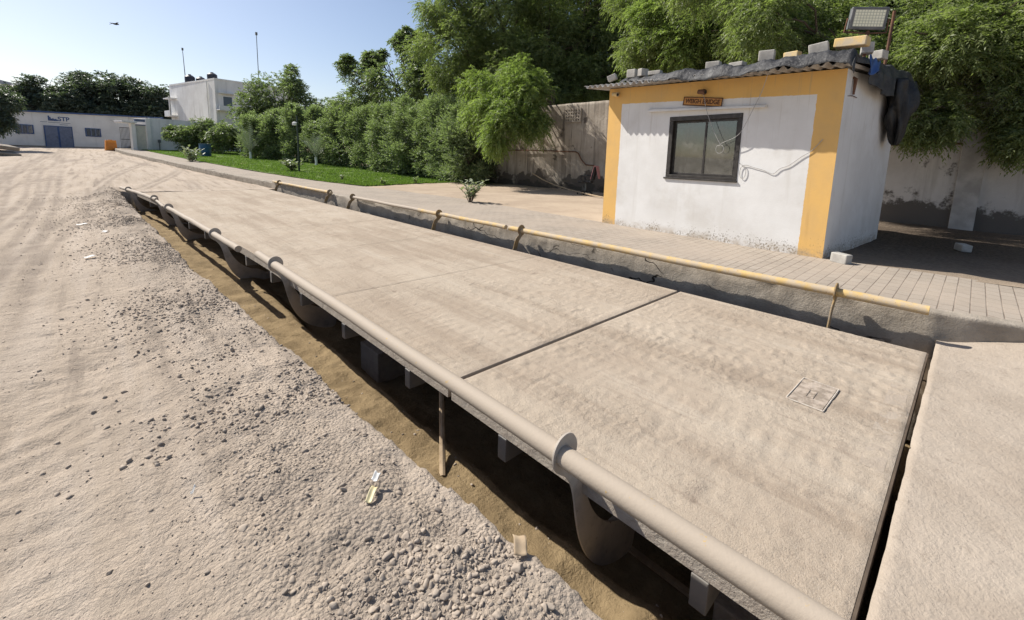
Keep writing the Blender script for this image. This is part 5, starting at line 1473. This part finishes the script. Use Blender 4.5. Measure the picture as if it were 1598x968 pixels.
def tree(name, label, base, fork_h, tr, blobs, mat, seed, group=None, cat='tree', bark='bark', **kw):
    rnd = random.Random(seed)
    root = empty(name, base); tag(root, label, cat, group)
    m = MB()
    fork = Vector((base[0] + rnd.uniform(-.2, .2), base[1] + rnd.uniform(-.2, .2), base[2] + fork_h))
    P0 = limb_path((base[0], base[1], base[2] - 0.3), fork, 0, rnd)
    m.tube(P0, [tr * (1.25 - 0.5 * i / 7) for i in range(8)], 10)
    ml = MB()
    for (c, rad, dens) in blobs:
        rr = rad if not hasattr(rad, '__len__') else sum(rad) / 3
        st = P0[-1] if rnd.random() < 0.7 else P0[-2]
        path = limb_path(st, c, 0.08 * rr, rnd)
        r0 = tr * 0.5
        ml.tube(path, [r0 * (1 - 0.8 * i / 7) for i in range(8)], 7)
        for k in range(5):
            d = Vector((rnd.gauss(0, 1), rnd.gauss(0, 1), rnd.gauss(0.2, 1))).normalized() * rr * 0.85
            s_ = path[rnd.choice((4, 5, 6))]
            ml.tube(limb_path(s_, Vector(c) + d, 0.05, rnd), [r0 * 0.35 * (1 - 0.85 * i / 7) + 0.006 for i in range(8)], 5)
    def wp(o): o.parent = root; o.matrix_parent_inverse = Matrix.Translation(root.location).inverted()
    wp(m.build('trunk', M[bark], smooth=True)); wp(ml.build('limbs', M[bark], smooth=True))
    leaf_mesh('crown', blobs, mat, root, seed, **kw)
    return root

G_neem = mat_leaf('neem_leaf', (0.125, 0.158, 0.070), (0.30, 0.335, 0.155), 0.52)
G_neem2 = mat_leaf('fresh_neem_leaf', (0.145, 0.195, 0.06), (0.31, 0.365, 0.14), 0.52)
G_dark = mat_leaf('dark_tree_leaf', (0.115, 0.145, 0.080), (0.25, 0.29, 0.16), 0.50)
G_far = mat_leaf('far_tree_leaf', (0.062, 0.082, 0.064), (0.13, 0.16, 0.118), 0.34)
G_hedge = mat_leaf('hedge_leaf', (0.14, 0.18, 0.095), (0.33, 0.37, 0.235), 0.50)
G_pale = mat_leaf('pale_grey_leaf', (0.22, 0.25, 0.16), (0.40, 0.42, 0.31), 0.25)
G_frond = mat_leaf('grey_frond', (0.20, 0.235, 0.19), (0.36, 0.38, 0.33), 0.2)

big = dict(n_sub=34, n_spray=66, K=11, L=0.125, W=0.036, rach=0.34, droop=0.42, subr=0.32, smin=0.30)
tree('neem_tree', 'large leafy neem tree spreading over the stained wall left of the cabin', (17.4, 16.5, 0.25), 3.2, 0.24,
     away([((12.4, 17.4, 6.6), (1.9, 1.9, 1.9), 1), ((13.9, 15.9, 7.9), 2.1, 1.1), ((15.6, 14.2, 6.9), 2.0, 1), ((17.0, 12.8, 7.0), 1.9, 1), ((14.2, 15.3, 5.4), 2.1, 1.1), ((16.4, 13.0, 5.0), 1.9, 1),
      ((13.3, 16.8, 9.6), 2.1, 1), ((15.5, 14.5, 9.8), 2.3, 1), ((17.6, 12.2, 9.4), 2.0, 0.8), ((13.0, 17.4, 4.9), 1.5, 0.8), ((17.2, 12.6, 4.9), 1.4, 0.9), ((12.6, 17.5, 8.3), 1.6, 0.8), ((15.2, 13.6, 4.6), 1.4, 0.9), ((18.0, 11.3, 5.6), 1.7, 0.9)], 1.12), G_neem, 21, **big)
tree('neem_tree', 'bright young neem with drooping branches hanging low before the stained wall', (14.9, 13.6, 0.25), 4.3, 0.11,
     [((12.2, 13.0, 3.15), (1.1, 1.1, 0.85), 1.0), ((11.4, 12.9, 2.45), (0.75, 0.75, 0.75), 0.8), ((12.6, 12.5, 2.85), (0.85, 0.85, 0.7), 0.9), ((12.5, 12.8, 4.0), (1.1, 1.1, 0.8), 0.9), ((11.9, 13.8, 3.5), (0.9, 0.9, 0.8), 0.7), ((12.9, 13.4, 4.7), (1.0, 1.0, 0.8), 0.8), ((12.2, 15.0, 4.4), (1.0, 1.0, 0.8), 0.7), ((11.9, 14.6, 3.3), (0.7, 0.7, 0.6), 0.6)], G_neem2, 22,
     n_sub=22, n_spray=40, K=13, L=0.11, W=0.032, rach=0.34, droop=0.6, subr=0.34)
tree('neem_tree', 'tall dense neem tree directly behind the cabin roof', (16.2, 6.0, 0.25), 3.0, 0.22,
     [((14.9, 8.2, 5.9), 1.7, 1), ((15.8, 7.1, 6.9), 1.7, 1), ((16.0, 5.6, 5.7), 1.6, 1.1), ((15.9, 4.1, 5.6), 1.5, 1.1), ((16.8, 3.2, 5.6), 1.5, 1), ((15.4, 9.0, 7.6), 1.6, 0.9), ((17.0, 5.0, 8.0), 2.0, 1), ((16.6, 2.0, 7.5), 1.8, 0.9), ((15.6, 6.6, 4.8), 1.2, 1), ((15.3, 8.6, 4.9), 1.2, 0.9), ((15.6, 4.6, 4.5), 1.1, 1), ((15.5, 2.8, 4.4), 1.1, 1)], G_neem, 23, **big)
tree('fresh_neem_tree', 'lighter green neem crown above the middle of the cabin roof', (15.9, 9.3, 0.25), 3.2, 0.12,
     [((14.2, 7.4, 5.1), (0.9, 0.9, 1.0), 0.8), ((14.4, 6.3, 5.7), (0.9, 0.9, 0.8), 0.8), ((14.2, 8.1, 6.2), (1.0, 1.0, 1.1), 0.8), ((14.5, 5.1, 5.2), (0.8, 0.8, 0.7), 0.7)], G_neem2, 24, n_sub=20, n_spray=40, K=13, L=0.105, W=0.03, rach=0.32, droop=0.55)
tree('overhanging_neem', 'neem branches overhanging the grey wall right of the cabin', (14.6, 0.6, 0.25), 2.6, 0.16,  # crown also holds unseen blobs added to shade the wall and soil
     [((12.5, 0.75, 3.55), (0.85, 0.85, 0.75), 0.9), ((13.0, 0.3, 4.1), (0.9, 0.9, 0.75), 1), ((13.2, -0.3, 3.1), (0.75, 0.75, 0.8), 1), ((12.0, 0.85, 4.05), (0.6, 0.6, 0.5), 0.8), ((12.3, 0.85, 2.55), (0.50, 0.50, 0.50), 0.9), ((12.9, -0.55, 2.25), (0.45, 0.45, 0.5), 0.7), ((13.3, -0.6, 4.2), 0.9, 1), ((13.4, -1.2, 3.2), 0.9, 1), ((13.5, 0.9, 4.6), 0.8, 0.9), ((13.0, -1.4, 4.4), 0.9, 0.8), ((11.6, 5.3, 6.3), 1.1, 1.1), ((12.6, 3.8, 5.1), 1.1, 1.1), ((12.6, 4.4, 4.4), 0.9, 1), ((12.8, 3.1, 3.7), 0.8, 1), ((10.9, 3.6, 4.7), 0.9, 1), ((11.0, 0.2, 6.7), 1.6, 1.2), ((12.2, -2.2, 6.3), 1.6, 1.2), ((13.0, 1.9, 3.2), 0.7, 1), ((12.0, 2.6, 3.9), 0.7, 0.9), ((11.9, 3.8, 4.6), 0.8, 0.9), ((13.0, 2.9, 4.8), 0.9, 0.9)], G_neem, 25,
     n_sub=22, n_spray=42, K=13, L=0.085, W=0.026, rach=0.28, droop=0.5)
tree('neem_tree', 'dark tree crowns filling the top right corner behind the wall', (17.5, 0.0, 0.25), 3.2, 0.2,
     [((16.4, 2.0, 6.2), 1.6, 1.2), ((17.0, 0.6, 5.8), 1.7, 1.2), ((17.2, -0.9, 6.3), 1.8, 1.2), ((16.6, 0.2, 7.8), 1.8, 1), ((16.2, 1.0, 4.6), 1.2, 1), ((16.6, -0.9, 4.4), 1.3, 1), ((17.0, -2.6, 5.2), 1.8, 1), ((16.8, 2.6, 4.6), 1.2, 1)], G_dark, 26, **big)
tree('neem_tree', 'dark tall tree standing farthest back behind the stained wall', (21.5, 19.0, 0.3), 4.0, 0.3,
     [((18.6, 20.5, 7.2), 2.9, 1), ((20.5, 17.2, 7.0), 3.0, 1), ((22.2, 14.6, 7.2), 3.0, 1), ((20.2, 18.4, 11.0), 3.2, 1), ((22.6, 14.0, 11.2), 3.2, 1), ((23.8, 11.5, 8.0), 3.0, 1), ((21.0, 16.0, 5.0), 2.4, 1)], G_dark, 29, **dict(big, L=0.2, W=0.07))
tree('broad_leaved_tree', 'broad tree with loose sprigs on top behind the middle of the hedge', (17.3, 28.0, 0.4), 2.8, 0.2,
     away([((12.9, 23.5, 5.6), 2.1, 1), ((11.9, 25.8, 5.3), 1.7, 1), ((14.2, 23.0, 6.6), 1.6, 0.9), ((13.6, 22.4, 4.8), 1.9, 1), ((14.8, 21.5, 5.6), 1.9, 1), ((15.5, 20.5, 6.8), 1.8, 0.9), ((12.2, 27.2, 4.2), 1.4, 0.8),
      ((12.7, 25.2, 7.2), 0.42, 0.4), ((13.2, 23.9, 8.0), 0.40, 0.4), ((13.9, 23.8, 8.5), 0.40, 0.4), ((14.3, 22.9, 8.0), 0.42, 0.4), ((11.4, 26.6, 6.7), 0.42, 0.4), ((12.3, 25.6, 6.9), 0.4, 0.4)], 1.17), G_dark, 27, n_sub=20, n_spray=44, K=8, L=0.20, W=0.075, rach=0.36, droop=0.35)
tree('broad_leaved_tree', 'dark bushy tree beside the white house at the left end of the hedge', (13.2, 47.5, 1.0), 2.4, 0.22,
     away([((11.0, 40.0, 5.9), 2.3, 1), ((12.4, 38.6, 4.9), 2.0, 1), ((9.9, 41.2, 4.6), 1.9, 1), ((10.6, 41.0, 3.4), 2.0, 1), ((12.0, 39.5, 7.2), 1.2, 0.6), ((13.4, 37.2, 4.2), 1.7, 0.8)], 1.14), G_dark, 28, n_sub=22, n_spray=40, K=8, L=0.22, W=0.085, rach=0.38, droop=0.35)
far = dict(n_sub=30, n_spray=46, K=7, L=0.42, W=0.19, rach=0.6, droop=0.3, subr=0.30)
tree('far_tree', 'largest rounded tree far behind the office building, tallest of that row', (1.5, 100, 2), 4, 0.4, [((0.5, 98, 10.0), 4.6, 1), ((3.2, 97, 9.2), 4.2, 1), ((-1.0, 97, 7.6), 3.8, 1), ((1.5, 96, 6.5), 3.8, 1)], G_far, 31, 'trees behind the office building', **far)
tree('far_tree', 'dark tree behind the left part of the office roof', (-5, 98, 2), 4, 0.4, [((-4.6, 98, 8.4), 3.8, 1), ((-7.6, 97, 6.8), 3.2, 1), ((-4.0, 96, 6.0), 3.6, 1)], G_far, 32, 'trees behind the office building', **far)
tree('far_tree', 'dark tree behind the right end of the office building next to the white house', (9, 97, 2), 4, 0.4, [((7.2, 96, 8.6), 4.2, 1), ((10.6, 95, 7.8), 3.8, 1), ((13.6, 96, 8.2), 3.8, 1), ((9.0, 94, 5.5), 3.9, 1), ((5.5, 95, 5.6), 3.6, 1)], G_far, 33, 'trees behind the office building', **far)
tree('roadside_tree', 'dark tree at the left picture edge before the office building', (-6.4, 56.2, 1.0), 1.6, 0.16, [((-6.0, 56.0, 4.6), 1.9, 1), ((-7.0, 55.5, 3.5), 1.7, 1), ((-5.6, 55.0, 3.3), 1.0, 0.7), ((-5.3, 56.4, 5.2), 0.9, 0.6)], G_far, 34, n_sub=20, n_spray=36, K=7, L=0.24, W=0.10, rach=0.42, droop=0.45)
tree('garden_shrub', 'dark sprawling shrub before the white compound wall', (7.4, 53.5, 1.1), 0.8, 0.09, [((7.0, 53.5, 2.6), (1.5, 1.2, 1.2), 1), ((8.4, 52.5, 3.2), (1.6, 1.4, 1.5), 1), ((9.4, 51.0, 2.3), (1.6, 1.4, 1.3), 1), ((5.9, 54.6, 3.0), (0.9, 0.8, 0.5), 0.6), ((9.0, 49.5, 3.0), (1.3, 1.3, 1.4), 0.9)], G_dark, 35, None, 'shrub', n_sub=20, n_spray=36, K=7, L=0.22, W=0.09, rach=0.40, droop=0.3)

# the hedge row
HEDGE = [(12.75, 16.7), (13.2, 18.7), (13.3, 20.7), (13.15, 22.8), (13.0, 25.0), (13.1, 27.3), (13.05, 29.7), (12.8, 32.2), (12.4, 34.8), (11.7, 37.2), (10.8, 39.6), (9.8, 41.8)]
for i, (x, y) in enumerate(HEDGE):
    h = (3.75, 4.05, 3.9, 4.2, 4.0, 4.1, 4.0, 4.2, 4.0, 4.1, 3.9, 3.6)[i]
    zb = float(rise(y)) + PAVE
    lab = 'tall leafy green shrub standing in the hedge row along the lawn'
    if i == 0: lab = 'first hedge shrub at the right end, touching the stained wall'
    if i == 11: lab = 'last hedge shrub at the left end of the row near the drum'
    hr = random.Random(900 + i); jx = lambda a: hr.uniform(-a, a)
    bl = [((x, y, zb + 0.45), (1.0, 1.35, 0.5), 0.6), ((x + jx(.25), y + jx(.4), zb + 1.1), (1.15, 1.45, 1.1), 1.0), ((x - 0.3 + jx(.4), y + jx(.9), zb + 1.6 + jx(.5)), (0.8, 0.95, 0.8), 0.6), ((x - 0.2 + jx(.3), y + jx(1.0), zb + h - 0.9 + jx(.35)), (0.7, 0.9, 0.75), 0.6), ((x + 0.05, y + jx(.3), zb + 2.1), (1.25, 1.45, 1.2), 1.0), ((x, y + 0.1, zb + h - 1.1), (1.1, 1.15, 1.15), 1.0), ((x - 0.2, y - 0.3, zb + h - 0.55), (0.5, 0.5, 0.75), 0.4), ((x + 0.2, y + 0.5, zb + h - 0.5), (0.5, 0.5, 0.75), 0.4)]
    tree('hedge_shrub', lab, (x, y, zb), 0.7, 0.07, bl, G_hedge, 50 + i, 'shrubs of the hedge', 'shrub',
         n_sub=22, n_spray=(44 if i < 6 else 30), K=8, L=(0.10 if i < 6 else 0.13), W=(0.042 if i < 6 else 0.055), rach=0.30, droop=0.05, up=0.45, subr=0.34, smin=0.45)

# small plants
def leafy_plant(name, label, x, y, z, R_, H_, n_stem, leafL, leafW, mat, seed, group=None):
    r = random.Random(seed); root = empty(name, (x, y, z)); tag(root, label, 'plant', group)
    st = MB(); V = []; F = []; T_ = []
    for k in range(n_stem):
        a = r.uniform(0, 2 * math.pi); R1 = R_ * r.uniform(0.3, 1); h = H_ * r.uniform(0.55, 1)
        pts = [Vector((0.03 * math.cos(a), 0.03 * math.sin(a), -0.02)), Vector((R1 * 0.45 * math.cos(a), R1 * 0.45 * math.sin(a), h * 0.6)), Vector((R1 * math.cos(a), R1 * math.sin(a), h))]
        st.tube(pts, [0.012, 0.009, 0.005], 5)
        for j in range(9):
            t_ = 0.25 + 0.75 * j / 8
            p = pts[0].lerp(pts[1], t_ * 2) if t_ < 0.5 else pts[1].lerp(pts[2], t_ * 2 - 1)
            b = a + j * 2.4 + r.uniform(-.3, .3)
            d = Vector((math.cos(b), math.sin(b), r.uniform(0.1, 0.9))).normalized(); s = d.cross(Vector((0, 0, 1))).normalized()
            L_ = leafL * r.uniform(0.7, 1.2); W_ = leafW * r.uniform(0.8, 1.2); o = len(V)
            up_ = s.cross(d)
            V += [p, p + d * L_ * 0.35 + s * W_ * 0.5 + up_ * 0.01, p + d * L_ * 0.75 + s * W_ * 0.4, p + d * L_, p + d * L_ * 0.75 - s * W_ * 0.4, p + d * L_ * 0.35 - s * W_ * 0.5 + up_ * 0.01]
            F.append((o, o + 1, o + 2, o + 3)); F.append((o, o + 3, o + 4, o + 5)); T_ += [r.random()] * 6
    st.build('stems', M['bark'], root)
    np_mesh('leaves', np.array([tuple(v) for v in V]), np.array(F), mat, root, attrs={'tint': np.array(T_)})
leafy_plant('wild_bush', 'pale leaved wild bush growing on the sandy ground behind the pavement', 7.45, 9.55, 0.24, 0.42, 0.62, 15, 0.16, 0.085, G_pale, 1)
leafy_plant('wild_bush', 'pale leaved bush growing out of the kerb at the far road edge', 4.55, 35.4, float(rise(35.4)) + 0.05, 0.65, 1.15, 15, 0.28, 0.14, G_pale, 2)
leafy_plant('wild_bush', 'low pale leaved plant at the foot of the green lamp post', 7.95, 26.3, float(rise(26.3)) + 0.25, 0.75, 0.62, 18, 0.26, 0.14, G_pale, 3)
for i, (x, y) in enumerate(((8.1, 19.9), (8.35, 16.4), (10.2, 17.0), (9.4, 33.5))):
    leafy_plant('weed', 'small leafy weed standing up from the short lawn', x, y, float(rise(y)) + 0.26, 0.16, 0.28, 7, 0.10, 0.05, G_hedge if i != 0 else G_pale, 10 + i, 'weeds in the lawn')

def frond_plant(label, x, y, R_, H_, seed):
    r = random.Random(seed); z = float(rise(y)) + PAVE
    root = empty('palm', (x, y, z)); tag(root, label, 'palm', 'pale fronded palms by the hedge')
    m = MB(); m.tube([(0, 0, -0.1), (0.02, 0, 0.30), (0.0, 0.02, 0.58)], [0.10, 0.085, 0.09], 10); m.build('trunk', M['whitecool'], root, smooth=True)
    for k in range(15):
        a = k * 2.399 + r.uniform(-.2, .2); tilt = r.uniform(0.25, 1.0); Lf = H_ * r.uniform(0.8, 1.1)
        V = []; F = []; n = 14
        rib = []
        for i in range(n + 1):
            t_ = i / n
            rad = R_ * tilt * (t_ ** 1.1) * 1.05; zz = 0.55 + Lf * (t_ - 0.42 * tilt * t_ * t_)
            rib.append(Vector((rad * math.cos(a), rad * math.sin(a), zz)))
        s = Vector((-math.sin(a), math.cos(a), 0))
        for i in range(2, n):
            for sgn in (-1, 1):
                p = rib[i]; d = (rib[i + 1] - rib[i]).normalized()
                q = p + (s * sgn * 0.75 + d * 0.7 + Vector((0, 0, -0.12))).normalized() * 0.42 * math.sin(math.pi * (0.15 + 0.8 * i / n))
                o = len(V); w_ = d * 0.03
                V += [p - w_, p + w_, q]; F.append((o, o + 1, o + 2))
        fr = np_mesh('frond', np.array([tuple(v) for v in V]), np.array(F), G_frond, root, attrs={'tint': np.full(len(V), r.random())})
        mm = MB(); mm.tube(rib, [0.022 * (1 - 0.8 * i / n) for i in range(n + 1)], 5); mm.build('frond_rib', M['frondrib'], fr)
M['frondrib'] = simple('pale_frond_rib', (0.36, 0.36, 0.30), (0.28, 0.29, 0.24), 5, 0.7, 0.0)
frond_plant('pale fronded young palm with a white painted foot near the blue drum', 9.0, 40.0, 1.9, 2.6, 1)
frond_plant('pale fronded young palm before the hedge right of the green lamp post', 11.1, 31.6, 1.3, 2.0, 2)
